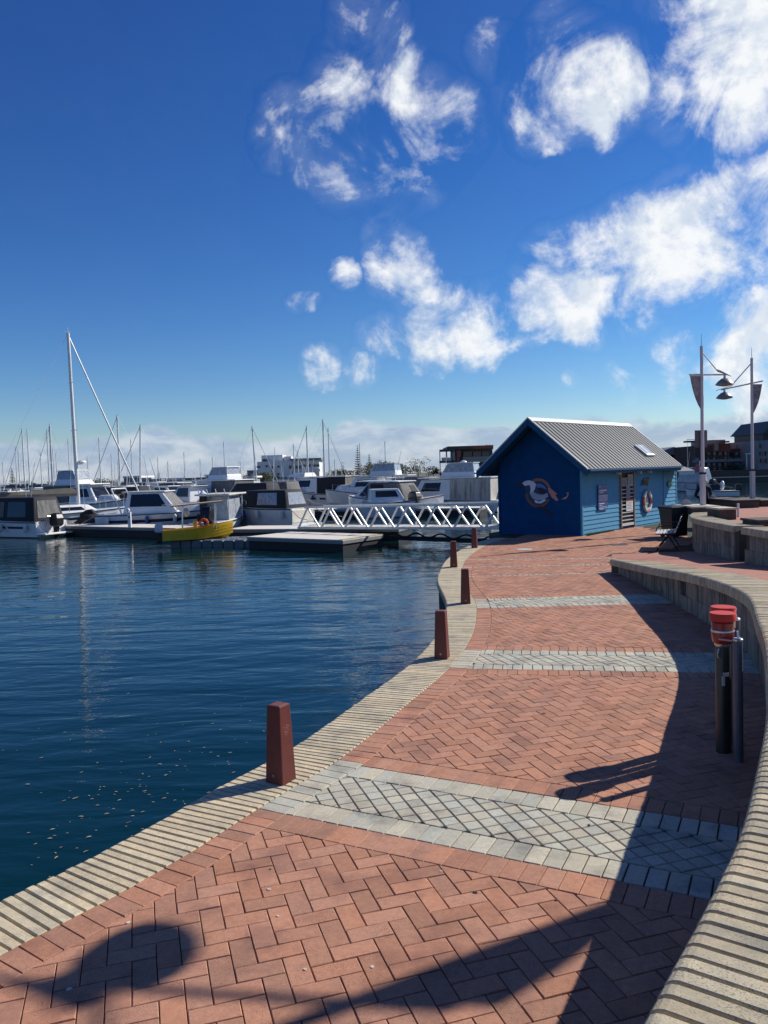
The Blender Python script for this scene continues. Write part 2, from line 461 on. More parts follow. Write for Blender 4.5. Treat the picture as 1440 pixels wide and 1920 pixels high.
W = .11124
AX = rad(17.52); ux, uy = math.cos(AX), math.sin(AX)
O0 = (-.812, 4.070)
def uv(u, v): return (O0[0] + (u * ux - v * uy) * W, O0[1] + (u * uy + v * ux) * W)
def line(a, b):
    L_ = math.hypot(b[0] - a[0], b[1] - a[1]); t = ((b[0] - a[0]) / L_, (b[1] - a[1]) / L_); n = (-t[1], t[0])
    return dict(t=t, n=n, c=n[0] * a[0] + n[1] * a[1], a=a)
bands = []
for lo, hi in (((-.89, 5.23), (1.58, 3.985)), ((.67, 8.87), (3.51, 8.345)), ((1.46, 12.69), (3.82, 12.65))):
    l = line(lo, hi); bands.append(dict(l, w=.95))
for lo, hi in (((1.73, 16.5), (4.79, 16.45)), ((1.92, 18.05), (5.29, 17.83)), ((2.28, 19.5), (5.39, 19.0))):
    l = line(lo, hi); bands.append(dict(l, w=.12))
def bs(b, p): return b['n'][0] * p[0] + b['n'][1] * p[1] - b['c']
def in_left(p):
    return left_clip(p, 0)
pieces = []                               # (kind, polygon)
def field_ok(p):
    return p[1] < 16.7 and p[0] < 6.5 or (p[1] < 20 and p[0] < 4.9 + (p[1] - 16.6) * .25) or (p[1] >= 20 and p[0] < 9.2 and p[0] < 6.4 + (p[1] - 25.4) * 1.1 + 6 and (p[0] - 6.37) * .755 - (p[1] - 25.37) * .656 > -3.0)
def put(kind, poly, off, rclip=True):
    c = (sum(p[0] for p in poly) / len(poly), sum(p[1] for p in poly) / len(poly))
    hp = left_clip(c, off)
    d = hp[0] * c[0] + hp[1] * c[1] - hp[2]
    if d < -.2: return
    if d < .3: poly = clip(poly, hp)
    if len(poly) < 3: return
    if c[1] < 16.8:
        hp = right_clip(c, .1)
        if hp[0] * c[0] + hp[1] * c[1] - hp[2] < -.12: return
    if len(poly) >= 3 and abs(area(poly)) > .0007: pieces.append((kind, poly))
SOL = 2 * W
# soldier course along the quay coping
path = resample([p - n * 0.0 for p, n in zip(inner, in_n)], W)
pn = left_normals(path)
for i in range(len(path) - 1):
    a, b, na, nb = path[i], path[i + 1], pn[i], pn[i + 1]
    q = [(a.x, a.y), (a.x - na.x * SOL, a.y - na.y * SOL), (b.x - nb.x * SOL, b.y - nb.y * SOL), (b.x, b.y)]
    c = ((a.x + b.x) / 2, (a.y + b.y) / 2)
    grey = any(0 < bs(bd, c) < bd['w'] for bd in bands)
    pieces.append(('paver' if grey else 'brick', q))
# courses along the bands and the squares inside them
for k, bd in enumerate(bands):
    t, n = bd['t'], bd['n']
    rows = [('paver', 0, SOL), ('paver', bd['w'] - SOL, bd['w']), ('brick', -SOL, 0), ('brick', bd['w'], bd['w'] + SOL)] if k < 3 else [('paver', 0, .11)]
    for kind, r0, r1 in rows:
        s0 = random.uniform(0, W)
        for i in range(-14, 60):
            s = s0 + i * W; a = bd['a']
            q = [(a[0] + t[0] * ss + n[0] * rr, a[1] + t[1] * ss + n[1] * rr) for ss, rr in ((s, r0), (s + W, r0), (s + W, r1), (s, r1))]
            if field_ok(q[0]): put(kind, q, SOL)
for k, bd in enumerate(bands[:3]):
    c0, c1 = SOL, bd['w'] - SOL
    a = bd['a']
    for i in range(-80, 120):
        for j in range(-60, 120):
            c = uv(i + .5, j + .5)
            s = bs(bd, c)
            if s < c0 - .1 or s > c1 + .1 or c[0] < -2 or c[0] > 5 or abs(c[1] - a[1]) > 3.2: continue
            q = [uv(i, j), uv(i + 1, j), uv(i + 1, j + 1), uv(i, j + 1)]
            n = bd['n']
            q = clip(clip(q, (n[0], n[1], bd['c'] + c0)), (-n[0], -n[1], -(bd['c'] + c1)))
            if len(q) >= 3: put('paver', q, SOL)
# herringbone fields
seen = set()
for k in range(-90, 220):
    for m_ in range(-90, 90):
        i, j = k + 2 * m_, k - 2 * m_
        c = uv(i + 1.5, j - 1)
        if c[1] < 1.2 or c[1] > 28.6 or c[0] < -3.4 or c[0] > 9.5 or not field_ok(c): continue
        for q in ([uv(i, j - 1), uv(i + 2, j - 1), uv(i + 2, j), uv(i, j)], [uv(i + 2, j - 2), uv(i + 3, j - 2), uv(i + 3, j), uv(i + 2, j)]):
            cc_ = (sum(p[0] for p in q) / 4, sum(p[1] for p in q) / 4)
            for b_i, bd in enumerate(bands):
                sp = SOL if b_i < 3 else 0
                lo, hi = -sp, bd['w'] + sp
                n = bd['n']
                if bs(bd, cc_) < (lo + hi) / 2: q = clip(q, (-n[0], -n[1], -(bd['c'] + lo)))
                else: q = clip(q, (n[0], n[1], bd['c'] + hi))
                if len(q) < 3: break
            if len(q) >= 3: put('brick', q, SOL)
def pix_area(poly):
    pr = [proj((x, y, 0)) for x, y in poly]
    if all(p[0] < 0 or p[0] > 1440 or p[1] > 1920 for p in pr): return 0
    return abs(area(pr))
def shadow_free(poly): return True
for kind, mm, lo, hi, jt in (('brick', M_BRICK, .82, 1.09, .0042), ('paver', M_GREY, .86, 1.08, .0085)):
    ps = sorted((q for kd, q in pieces if kd == kind and min(p[1] for p in q) > .8), key=pix_area, reverse=True)
    rest, cols = MB(), []
    done = 0
    for q in ps:
        col = tone(lo, hi)
        if done < 300:
            one = MB(); nf = paver(one, q, jt)
            if not nf: continue
            o = obj(kind, one, mm, paving, fix=False); set_tint(o.data, [col] * nf); done += 1
        else:
            nf = paver(rest, q, jt); cols += [col] * nf
    o = obj(kind + '_field', rest, mm, paving, kind='stuff', fix=False); set_tint(o.data, cols)

# ------------------------------------------------------------------ quay coping slats
def slat(mb, a, b, na, nb, w, th, nose, z0=None):
    # a,b: points on the inner edge; nose: rounded outer end
    prof = [(0, 0), (w - nose, 0), (w - nose * .6, -nose * .09), (w - nose * .28, -nose * .3), (w - nose * .07, -nose * .62), (w, -nose), (w, -th), (0, -th)]
    za, zb = (a.z, b.z)
    f0 = len(mb.f)
    mb.loft([[(a.x + na.x * r, a.y + na.y * r, za + z) for r, z in prof], [(b.x + nb.x * r, b.y + nb.y * r, zb + z) for r, z in prof]])
    return len(mb.f) - f0
path = resample(inner, .067); pn = left_normals(path)
rest, cols, done = MB(), [], 0
order = sorted(range(len(path) - 1), key=lambda i: path[i].y)
for i in order:
    a, b = path[i].lerp(path[i + 1], .095), path[i].lerp(path[i + 1], .905 if random.random() < .93 else .96)
    na, nb = pn[i].lerp(pn[i + 1], .07), pn[i].lerp(pn[i + 1], .93)
    col = tone(.84, 1.08, .03); w = COPW + random.uniform(-.006, .006)
    z = random.uniform(.001, .005); a.z = b.z = z
    if path[i].y < 17.5 and done < 300:
        one = MB(); nf = slat(one, a, b, na, nb, w, .11, .03); o = obj('coping_slat', one, M_COPE, quay, bevel=.004, segs=1); set_tint(o.data, [col] * len(o.data.polygons)); done += 1
    else:
        nf = slat(rest, a, b, na, nb, w, .11, .03); cols += [col] * nf
o = obj('coping_slat_run', rest, M_COPE, quay, kind='stuff'); set_tint(o.data, cols)

# ------------------------------------------------------------------ front retaining wall with slatted coping
M_WALL = mat('weathered_wall_stone', (.33, .29, .23), .95, col2=(.24, .21, .165), scale=7, bump=.7, bscale=60, tint=True, stain=(.13, .115, .095), stain_scale=2.6, streak=((.10, .09, .075), 9), spec=.2)
M_CORE = mat('wall_core_mortar', (.07, .062, .052), .95)
def stone_wall(name, label, front, width, pitch, ground, ovh=.1, block=.55, course=.3, taper=0.0, limit=300):
    full = width
    def wd(i, n_, L_):                 # coping width near a pointed tip
        if not taper: return full
        return min(full, .06 + (full - .06) * (i * L_ / n_) / taper)
    t = thing(name, label, 'wall')
    nr = left_normals(front)
    path = resample(front, pitch); pn = left_normals(path)
    body = MB(); secs = []
    for i in range(0, len(front), 4):
        p, n = front[i], nr[i]; width = wd(i, 1, .08); a, b = p + n * min(ovh + .03, width * .5), p + n * max(width - .05, width * .6); gz = ground(p)
        secs.append([(a.x, a.y, gz - .3), (b.x, b.y, gz - .3), (b.x, b.y, p.z - .09), (a.x, a.y, p.z - .09)])
    body.loft(secs); obj('core', body, M_CORE, t)
    # coping slats
    rest, cols, done = MB(), [], 0
    idx = sorted(range(len(path) - 1), key=lambda i: path[i].length)
    for i in idx:
        a, b = path[i].lerp(path[i + 1], .095), path[i].lerp(path[i + 1], .905 if random.random() < .93 else .97)
        na, nb = pn[i], pn[i + 1]
        col = tone(.66, .92, .03); dz = random.uniform(-.002, .003)
        width = wd(i, 1, pitch)
        width += random.uniform(-.004, .004)
        a2, b2 = a + na * width, b + nb * width; a2.z += dz; b2.z += dz
        tgt = MB() if done < limit else rest
        nf = slat(tgt, a2, b2, -na, -nb, width, .13, .045)
        if tgt is rest: cols += [col] * nf
        else:
            o = obj('coping_slat', tgt, M_COPE, t, bevel=.0035, segs=1); set_tint(o.data, [col] * len(o.data.polygons)); done += 1
    if rest.v:
        o = obj('coping_slat_run', rest, M_COPE, t, kind='stuff'); set_tint(o.data, cols)
    bed = MB(); secs = []
    for i in range(0, len(front), 2):
        p, n = front[i], nr[i]; width = wd(i, 1, .08); a, b = p + n * min(.03, width * .4), p + n * (width - .02)
        secs.append([(a.x, a.y, p.z - .125), (b.x, b.y, p.z - .125), (b.x, b.y, p.z - .115), (a.x, a.y, p.z - .115)])
    bed.loft(secs); obj('coping_bed', bed, M_COPE_BODY, t)
    # facing blocks
    fp = resample([p + n * ovh for p, n in zip(front, nr)], block)
    fn = left_normals(fp)
    nb_ = 0
    for i in range(len(fp) - 1):
        a, b = fp[i], fp[i + 1]; gz = ground((a + b) / 2); top = (a.z + b.z) / 2 - .13
        nc = max(1, round((top - gz) / course)); h = (top - gz + .03) / nc
        for c in range(nc):
            sh = .5 if c % 2 else 0.0
            a1, b1 = a.lerp(b, 0), a.lerp(b, 1)
            if sh and i + 2 < len(fp): a1, b1 = a.lerp(b, .5), fp[i + 1].lerp(fp[i + 2], .5)
            g = .004; d = (b1 - a1).normalized() * g; out = random.uniform(-.006, .006)
            n = fn[i]; z0, z1 = gz - .03 + c * h + g, gz - .03 + (c + 1) * h - g
            q0, q1 = a1 + d + n * out, b1 - d + n * out; m0, m1 = q0 + n * .07, q1 + n * .07
            zt0, zt1 = min(z1, a1.z - .13), min(z1, b1.z - .13)
            if min(zt0, zt1) - z0 < .02: continue
            mb = MB(); mb.loft([[(q0.x, q0.y, z0), (m0.x, m0.y, z0), (m0.x, m0.y, zt0), (q0.x, q0.y, zt0)], [(q1.x, q1.y, z0), (m1.x, m1.y, z0), (m1.x, m1.y, zt1), (q1.x, q1.y, zt1)]])
            o = obj('stone_block', mb, M_WALL, t); set_tint(o.data, [tone(.8, 1.1)] * len(o.data.polygons))
    return t
stone_wall('ramp_wall', 'long curving stone wall with slatted cream coping that sinks to a pointed tip', wfront, .62, .066, lambda p: 0.0, taper=1.3)

# upper ramp behind the wall and the second, inner wall
second = [(9.6, 24.2, .78), (8.9, 22.9, .78), (8.0, 20.6, .84), (7.35, 18.3, .92), (6.95, 16.5, .98), (6.68, 15.0, 1.02), (6.52, 13.9, 1.05), (6.45, 12.6, 1.08), (6.5, 11.2, 1.12), (6.7, 9.5, 1.16), (7.1, 7.5, 1.2), (7.6, 5.5, 1.2), (8, 3, 1.2)]
spath = smooth_path(resample(catmull([Vector(p) for p in second], .05), .08), 10)
def ramp_z(y):
    if y > 19.6: return 0.0
    if y > 16.6: return .26 * (19.6 - y) / 3.0
    best = min(wfront, key=lambda p: abs(p.y - y)); return best.z - .025
M_RAMP = mat('ramp_brick_paving', (.44, .19, .125), .88, col2=(.36, .15, .1), scale=14, bump=.4, bscale=120, stain=(.28, .14, .10), stain_scale=2.0)
mb = MB(); secs = []
for k in range(0, 43):
    y = 20 - k * .55
    if y > 16.6: x0, z0 = 4.9 + (y - 16.6) * .25, -.009
    else:
        bp = min(range(len(wfront)), key=lambda i: abs(wfront[i].y - y)); q = wfront[bp] + wf_n[bp] * .5; x0, z0 = q.x, wfront[bp].z - .03
    sp = min(spath, key=lambda p: abs(p.y - y)); x1 = sp.x + .4 if y > 3 else 12
    z = ramp_z(y); secs.append([(x0, y, z0), ((x0 + x1) / 2, y, max(z0, z)), (x1, y, max(z0, z))])
mb.loft(secs, closed=False)
obj('ramp', mb, M_RAMP, kind='structure')
def mk_ground(p): return max(0.0, ramp_z(p.y) - .02)
gap = next(i for i, p in enumerate(spath) if p.y < 14.9)
stone_wall('terrace_wall', 'curved stone terrace wall with cream coping beside the bin', spath[:gap - 2], .55, .082, mk_ground, ovh=.07, limit=150)
stone_wall('terrace_wall', 'stone terrace wall beyond the dark gap, away from the bin', spath[gap + 3:], .55, .082, mk_ground, ovh=.07, limit=150)
# terrace floor behind it
mb = MB(); ring = [(p.x + n.x * .5, p.y + n.y * .5) for p, n in list(zip(spath, left_normals(spath)))[::8]]
mb.prism([(14, 3)] + ring[::-1] + [(11, 26.0), (16, 26.5)], .5, .74)
obj('terrace', mb, M_RAMP, kind='structure')

# ------------------------------------------------------------------ bollards
M_BOL = mat('red_brown_painted_timber', (.135, .026, .019), .5, col2=(.10, .02, .015), scale=10, bump=.3, bscale=40, streak=((.11, .028, .022), 14))
M_BOLT = mat('lighter_bollard_top', (.19, .06, .05), .6)  # top face a lighter red-brown than the post
def bollard(base, rz, label, s=1.0, scratch=False):
    t = thing('bollard', label, 'bollard', base, rz, 'bollards along the quay')
    mb = MB(); mb.loft([[(-k, -k, z), (k, -k, z), (k, k, z), (-k, k, z)] for k, z in ((.080 * s, -.05), (.080 * s, 0), (.060 * s, .57 * s))])
    obj('post', mb, M_BOL, t, bevel=.006)
    mb = MB(); mb.loft([[(-k, -k, z), (k, -k, z), (k, k, z), (-k, k, z)] for k, z in ((.053 * s, .5685 * s), (.047 * s, .5725 * s))])
    obj('top', mb, M_BOLT, t)
    mb = MB(); mb.tube((0, -.076 * s, .06), (0, -.084 * s, .06), .012, .012, 8); obj('bolt', mb, mat('steel_bolt', (.35, .33, .3), .4, .8), t)
    if scratch:
        mb = MB()
        for q in range(16):
            y0, z0 = random.uniform(-.03, .03), random.uniform(.34, .42); k = .080 - .020 * z0 / .57
            a_ = random.uniform(-1.2, 1.2); l_ = random.uniform(.008, .02)
            y1, z1 = y0 + l_ * math.cos(a_), z0 + l_ * math.sin(a_); k1 = .080 - .020 * z1 / .57
            mb.loft([[(k + .0012, y0, z0 - .001), (k + .0012, y0, z0 + .001), (k - .003, y0, z0)], [(k1 + .0012, y1, z1 - .001), (k1 + .0012, y1, z1 + .001), (k1 - .003, y1, z1)]])
        obj('scratch_mark', mb, mat('chalk_scratch', (.5, .36, .32), .8), t)
    return t
for k, (px, py, lab) in enumerate([(527, 1463, 'tapered red-brown bollard with pale scratch marks beside the widest grey paver band'), (829, 1233, 'tapered red-brown bollard where the second grey band meets the coping'),
        (873, 1131, 'tapered red-brown bollard at the inward bend of the coping'), (851, 1063, 'tapered dark bollard at the outward bulge of the quay edge'), (890, 1027, 'tapered red-brown bollard standing nearest the blue shed')]):
    b0 = G(px, py, .003)
    i = min(range(len(inner)), key=lambda q: (inner[q] - b0).length)
    n = in_n[i]
    bollard(b0, math.atan2(-n.y, -n.x) if k else rad(-32), lab, (1.0, 1.0, 1.02, 1.05, 1.0)[k], k == 0)

# ------------------------------------------------------------------ red capped standpipes
M_RED = mat('red_enamel', (.60, .045, .025), .5, col2=(.54, .04, .022), scale=20, spec=.3)
M_DKRED = mat('dark_red_enamel', (.30, .02, .022), .35, coat=.3)
M_BLK = mat('black_green_steel', (.016, .022, .022), .4, col2=(.024, .03, .028), scale=25)
M_PIPE = mat('slate_grey_pipe', (.10, .105, .13), .45, col2=(.08, .085, .11), scale=20)
M_CHR = mat('brushed_steel', (.6, .6, .6), .3, .9)
M_WHITE = mat('white_paint', (.78, .78, .76), .4)
M_STICK = mat('pale_sticker', (.6, .6, .56), .6)
def standpipe(base, label, hgt=1.1, rz=0.0):
    t = thing('standpipe', label, 'hydrant', base, rz)
    mb = MB(); mb.lathe([(.056, -.03), (.056, hgt - .27), (.05, hgt - .24)], 20); obj('post', mb, M_BLK, t, True)
    mb = MB(); mb.lathe([(.052, hgt - .262), (.062, hgt - .25), (.062, hgt - .235)], 20); obj('collar', mb, M_CHR, t, True)
    mb = MB(); mb.lathe([(.06, hgt - .24), (.076, hgt - .225), (.084, hgt - .17), (.082, hgt - .12), (.083, hgt - .075), (.07, hgt - .06)], 22); bd = obj('head', mb, M_DKRED, t, True)
    mb = MB(); mb.lathe([(.0845, hgt - .148), (.087, hgt - .144), (.087, hgt - .134), (.0845, hgt - .13)], 22); obj('band', mb, M_CHR, bd, True)
    mb = MB(); mb.lathe([(.09, hgt - .062), (.097, hgt - .058), (.098, hgt - .008), (.094, hgt)], 26); mb2 = obj('lid', mb, M_RED, t, True)
    mb = MB(); mb.box((.088, .02, hgt - .1), (.03, .022, .05)); obj('latch', mb, M_CHR, bd)
    mb = MB(); mb.tube((.096, 0, hgt - .03), (.108, 0, hgt - .03), .012, .01); obj('lid_pin', mb, M_CHR, t)
    mb = MB(); mb.path([(-.05, -.045, hgt - .27), (-.062, -.05, hgt - .31), (-.052, -.046, hgt - .34)], .006); obj('handle', mb, M_CHR, t)
    mb = MB()
    for dz, h in ((.52, .075), (.47, .03)): mb.box((-.022 + .02 * (h < .05), -.0545, hgt - dz), (.022 + .02 * (h < .05), .006, h))
    obj('sticker', mb, M_STICK, t)
    return t
b0 = G(1357, 1409, 0)
standpipe(b0, 'black standpipe with red lid and pale stickers in the shade of the wall', 1.09)
standpipe(b0 + Vector((.125, .28, 0)), 'red-lidded black standpipe hidden behind a similar one', 1.085)
def pipe(base, h, label):
    t = thing('pipe_post', label, 'post', base)
    mb = MB(); mb.lathe([(.034, -.03), (.034, h)], 16); obj('pipe', mb, M_PIPE, t, True)
    mb = MB(); mb.lathe([(.036, h - .012), (.037, h), (.03, h + .008)], 16); obj('cap', mb, M_CHR, t, True)
    mb = MB(); mb.tube((.005, 0, h + .006), (-.002, 0, h + .06), .009, .007); obj('nozzle', mb, M_WHITE, t, True)
    mb = MB(); mb.path([(-.03, .02, h - .02), (-.1, .1, h - .02)], .006); obj('bracket', mb, M_CHR, t)
    return t
b1 = G(1385, 1428, 0)
pipe(b1, .93, 'slim slate pipe post with white nozzle standing beside the red-lidded standpipe')
pipe(b1 + Vector((.17, .42, 0)), 1.0, 'slim slate pipe post behind a matching one with white nozzle')


# ------------------------------------------------------------------ blue shed
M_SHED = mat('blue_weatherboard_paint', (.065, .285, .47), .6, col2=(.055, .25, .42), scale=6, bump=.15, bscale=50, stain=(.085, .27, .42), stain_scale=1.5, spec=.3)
M_SHEDG = mat('shaded_gable_blue', (.004, .066, .185), .8, col2=(.003, .055, .16), scale=3, spec=.12)  # shed blue darkened: shade on the gable is put into the colour
M_TRIM = mat('shed_blue_trim', (.012, .09, .20), .7, spec=.2)
M_ROOF = mat('grey_steel_roofing', (.115, .125, .125), .6, .0, col2=(.095, .105, .108), scale=1.3, stain=(.13, .135, .13), stain_scale=.7, spec=.3)
M_RIDGE = mat('pale_roof_flashing', (.62, .63, .60), .5)
M_DARK = mat('dark_interior', (.012, .013, .015), .7)
M_FRAME = mat('grey_door_frame', (.26, .22, .19), .6)
M_PAPER = mat('white_paper', (.72, .71, .68), .8)
M_PINK = mat('faded_orange_pink', (.62, .25, .18), .7)
KX, KY, RZ = 6.37, 25.37, rad(49)
shed = thing('shed', 'blue weatherboard shed with grey gabled steel roof beside the quay', 'shed', (KX, KY, 0), RZ)
SX, SY = Vector((math.cos(RZ), math.sin(RZ), 0)), Vector((-math.sin(RZ), math.cos(RZ), 0))
def shed_side(px, py):                    # pixel -> (x, z) on the long wall
    d = ray(px, py); o = Vector((0, 0, H_CAM)); k = Vector((KX, KY, 0))
    t = (k - o).dot(SY) / d.dot(SY); q = o + d * t - k; return q.dot(SX), q.z
def shed_gable(px, py):                   # pixel -> (y, z) on the gable wall
    d = ray(px, py); o = Vector((0, 0, H_CAM)); k = Vector((KX, KY, 0))
    t = (k - o).dot(SX) / d.dot(SX); q = o + d * t - k; return q.dot(SY), q.z
SW, SL, SA = 3.1, 6.75, 8.05
EV, SLOPE, RIDGE_Z, OV = 2.16, .826, 3.86, .52
def under(y): y = min(y, SW - y); return EV + SLOPE * (y + OV) - .09
# core of the building
mb = MB()
mb.loft([[(x, .03, -.5), (x, SW - .03, -.5), (x, SW - .03, under(0) - .02), (x, SW / 2, under(SW / 2) - .03), (x, .03, under(0) - .02)] for x in (.03, SL)])
obj('frame', mb, M_TRIM, shed)
mb = MB(); mb.box(((SL + SA) / 2 + .02, SW / 2, .8), (SA - SL, SW - .08, 2.5)); obj('annex_core', mb, M_TRIM, shed)
dx0, dz1 = shed_side(1161, 888); dx1, _ = shed_side(1187, 888)
_, dz0 = shed_side(1161, 993)
dz0, dz1 = .05, 2.0
BP = .148
def board_side(x0, x1, z):
    mb = MB(); mb.loft([[(x, -.028, z), (x, .03, z), (x, .03, z + BP + .01), (x, -.004, z + BP + .01)] for x in (x0, x1)]); return obj('weatherboard', mb, M_SHED, shed)
z = -.25
while z < under(0) - .05:
    board_side(.06, dx0 - .03, z)
    if z > dz1: board_side(dx0 - .03, dx1 + .03, z)
    board_side(dx1 + .03, SL - .03, z)
    if z < 1.95: board_side(SL + .05, SA - .04, z)
    z += BP
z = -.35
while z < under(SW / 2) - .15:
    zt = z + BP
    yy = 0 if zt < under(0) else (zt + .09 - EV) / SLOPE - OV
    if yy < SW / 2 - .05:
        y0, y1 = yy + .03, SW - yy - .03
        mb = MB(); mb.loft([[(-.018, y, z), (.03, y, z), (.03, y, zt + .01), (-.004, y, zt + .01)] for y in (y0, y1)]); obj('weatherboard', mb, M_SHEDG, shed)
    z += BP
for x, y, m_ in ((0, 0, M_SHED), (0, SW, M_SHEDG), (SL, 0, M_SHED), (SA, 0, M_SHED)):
    mb = MB(); mb.box((x, y, .8), (.07, .07, 2.6 if x < 7 else 2.3)); obj('corner_board', mb, m_, shed)
# roof
RX0, RX1 = -.6, 7.2
def roof_pt(x, y, dz=0.0):                # y<=SW/2 side facing the camera, mirrored otherwise
    yy = min(y, SW - y); return (x, y, EV + SLOPE * (yy + OV) + dz)
for side in (0, 1):
    mb = MB(); ys = (-OV, SW / 2) if side == 0 else (SW + OV, SW / 2)
    prof = []; x = RX0; k = 0
    while x < RX1 - .01:
        prof += [(x, .0), (x + .20, .0), (x + .22, .03), (x + .25, .03)]; x += .27
    prof.append((RX1, 0))
    top = [[roof_pt(x, y, dz) for x, dz in prof] for y in ys]
    mb.loft(top, closed=False)
    bot = [[roof_pt(x, y, -.012) for x, dz in prof] for y in ys]
    mb.loft(bot, closed=False)
    obj('roof_sheet', mb, M_ROOF, shed)
    mb = MB(); a, b = ys
    for xx, nm, mm in ((RX0, 'barge_board', M_TRIM), (RX1, 'barge_board', M_TRIM)):
        q = [roof_pt(xx, a, -.015), roof_pt(xx, b, -.015), roof_pt(xx, b, -.23), roof_pt(xx, a, -.23)]
        m2_ = MB(); m2_.slab(q, (-1 if xx == RX0 else 1, 0, 0), .03); obj(nm, m2_, mm, shed)
        q = [roof_pt(xx, a, .035), roof_pt(xx, b, .035), roof_pt(xx, b, -.012), roof_pt(xx, a, -.012)]
        m2_ = MB(); m2_.slab(q, (-1 if xx == RX0 else 1, 0, 0), .045); obj('lit_edge_flashing', m2_, M_RIDGE, shed)  # pale colour paints in the sunlit edge of the roof
    yq = -OV - .02 if side == 0 else SW + OV + .02
    m2_ = MB(); m2_.box(((RX0 + RX1) / 2, yq, EV - .085), (RX1 - RX0 - .02, .03, .14)); obj('fascia_board', m2_, M_TRIM, shed)
    m2_ = MB(); m2_.box(((RX0 + RX1) / 2, yq + (-.05 if side == 0 else .05), EV - .05), (RX1 - RX0, .07, .05)); obj('gutter', m2_, M_TRIM, shed)
    # soffit lining
    m2_ = MB(); m2_.slab([roof_pt(RX0 + .01, a, -.05), roof_pt(RX1 - .01, a, -.05), roof_pt(RX1 - .01, b, -.05), roof_pt(RX0 + .01, b, -.05)], (0, 0, -1), .02); obj('soffit', m2_, M_TRIM, shed)
mb = MB(); rz_ = EV + SLOPE * (SW / 2 + OV)
mb.loft([[(x, SW / 2 - .16, rz_ - .10), (x, SW / 2, rz_ + .035), (x, SW / 2 + .16, rz_ - .10), (x, SW / 2, rz_ + .01)] for x in (RX0 - .045, RX1 + .045)]); obj('ridge_cap', mb, M_RIDGE, shed)
# skylight on the slope that faces the path
nrm = Vector((0, -SLOPE, 1)).normalized()
def roof_hit(px, py):
    d = ray(px, py); o = Vector((0, 0, H_CAM)); nw = SY * -SLOPE + Vector((0, 0, 1)); p0 = Vector((KX, KY, EV)) + SY * -OV
    t = (p0 - o).dot(nw) / d.dot(nw); q = o + d * t - Vector((KX, KY, 0)); return Vector((q.dot(SX), q.dot(SY), q.z))
s0, s1 = roof_hit(1193, 838), roof_hit(1228, 857)
sx0, sx1, sy0, sy1 = s1.x - .75, s1.x, s1.y, s0.y
mb = MB(); mb.slab([roof_pt(sx0, sy0, .03), roof_pt(sx1, sy0, .03), roof_pt(sx1, sy1, .03), roof_pt(sx0, sy1, .03)], nrm, .06); sk = obj('skylight', mb, M_RIDGE, shed)
for k in range(2):
    a, b = sx0 + .06 + k * (sx1 - sx0) / 2, sx0 - .04 + (k + 1) * (sx1 - sx0) / 2
    mb = MB(); mb.slab([roof_pt(a, sy0 + .05, .1045), roof_pt(b, sy0 + .05, .1045), roof_pt(b, sy1 - .05, .1045), roof_pt(a, sy1 - .05, .1045)], nrm, .008); obj('pane', mb, mat('skylight_pane', (.42, .47, .5), .2), sk)
# annex canopy roof
mb = MB(); q = [(SL - .1, -.62, 1.92), (SA + .35, -.62, 1.92), (SA + .1, .05, 2.22), (SL - .1, .05, 2.22)]
mb.slab(q, (0, -.3, 1), .03); aw = obj('awning_roof', mb, M_ROOF, shed)
mb = MB(); mb.box(((SL + SA) / 2 + .12, -.63, 1.86), (SA - SL + .42, .03, .12)); obj('awning_fascia', mb, M_TRIM, aw)
mb = MB(); mb.slab([(SL - .1, .05, 2.05), (SA + .1, .05, 2.2), (SA + .1, SW, 2.2), (SL - .1, SW, 2.05)], (0, 0, 1), .04); obj('annex_roof', mb, M_ROOF, shed)
# door with grille
mb = MB(); mb.box(((dx0 + dx1) / 2, .02, (dz0 + dz1) / 2), (dx1 - dx0, .03, dz1 - dz0)); dr = obj('door', mb, M_DARK, shed)
for x in (dx0 + .03, dx1 - .03):
    mb = MB(); mb.box((x, -.03, (dz0 + dz1) / 2), (.06, .07, dz1 - dz0)); obj('frame', mb, M_FRAME, dr)
mb = MB(); mb.box(((dx0 + dx1) / 2, -.03, dz1 + .02), (dx1 - dx0, .07, .08)); obj('frame', mb, M_FRAME, dr)
mb = MB(); mb.box(((dx0 + dx1) / 2, -.035, dz0 + .1), (dx1 - dx0 - .12, .03, .09)); obj('bottom_rail', mb, M_RIDGE, dr)
z = dz0 + .25
while z < dz1 - .1:
    mb = MB(); mb.box(((dx0 + dx1) / 2, -.025, z), (dx1 - dx0 - .12, .02, .03)); obj('grille_bar', mb, M_RIDGE, dr); z += .135
dcx, dw = (dx0 + dx1) / 2, dx1 - dx0
for (u, zc, w_, h_, mm) in ((.12, .82, .42, .42, M_PAPER), (-.22, 1.65, .3, .3, mat('weathered_notice', (.42, .38, .33), .8)), (.2, 1.7, .32, .42, mat('grey_notice', (.48, .47, .44), .8)), (.03, 1.3, .24, .5, mat('dim_notice', (.36, .36, .37), .8))):
    mb = MB(); mb.box((dcx + u * dw, -.045, zc), (w_ * dw * 1.15, .008, h_)); pn_ = obj('notice', mb, mm, dr)
    for r in range(5):
        m2_ = MB(); m2_.box((dcx + u * dw - .02, -.0505, zc + h_ * (.22 - r * .13)), (w_ * dw * random.uniform(.6, .95), .003, .018)); obj('text_line', m2_, mat('notice_ink', (.2, .2, .2), .8), pn_)
    if mm is M_PAPER:
        m2_ = MB(); m2_.box((dcx + u * dw, -.0505, zc + h_ * .41), (w_ * dw * 1.12, .003, h_ * .16)); obj('heading', m2_, mat('notice_red', (.6, .09, .08), .7), pn_)
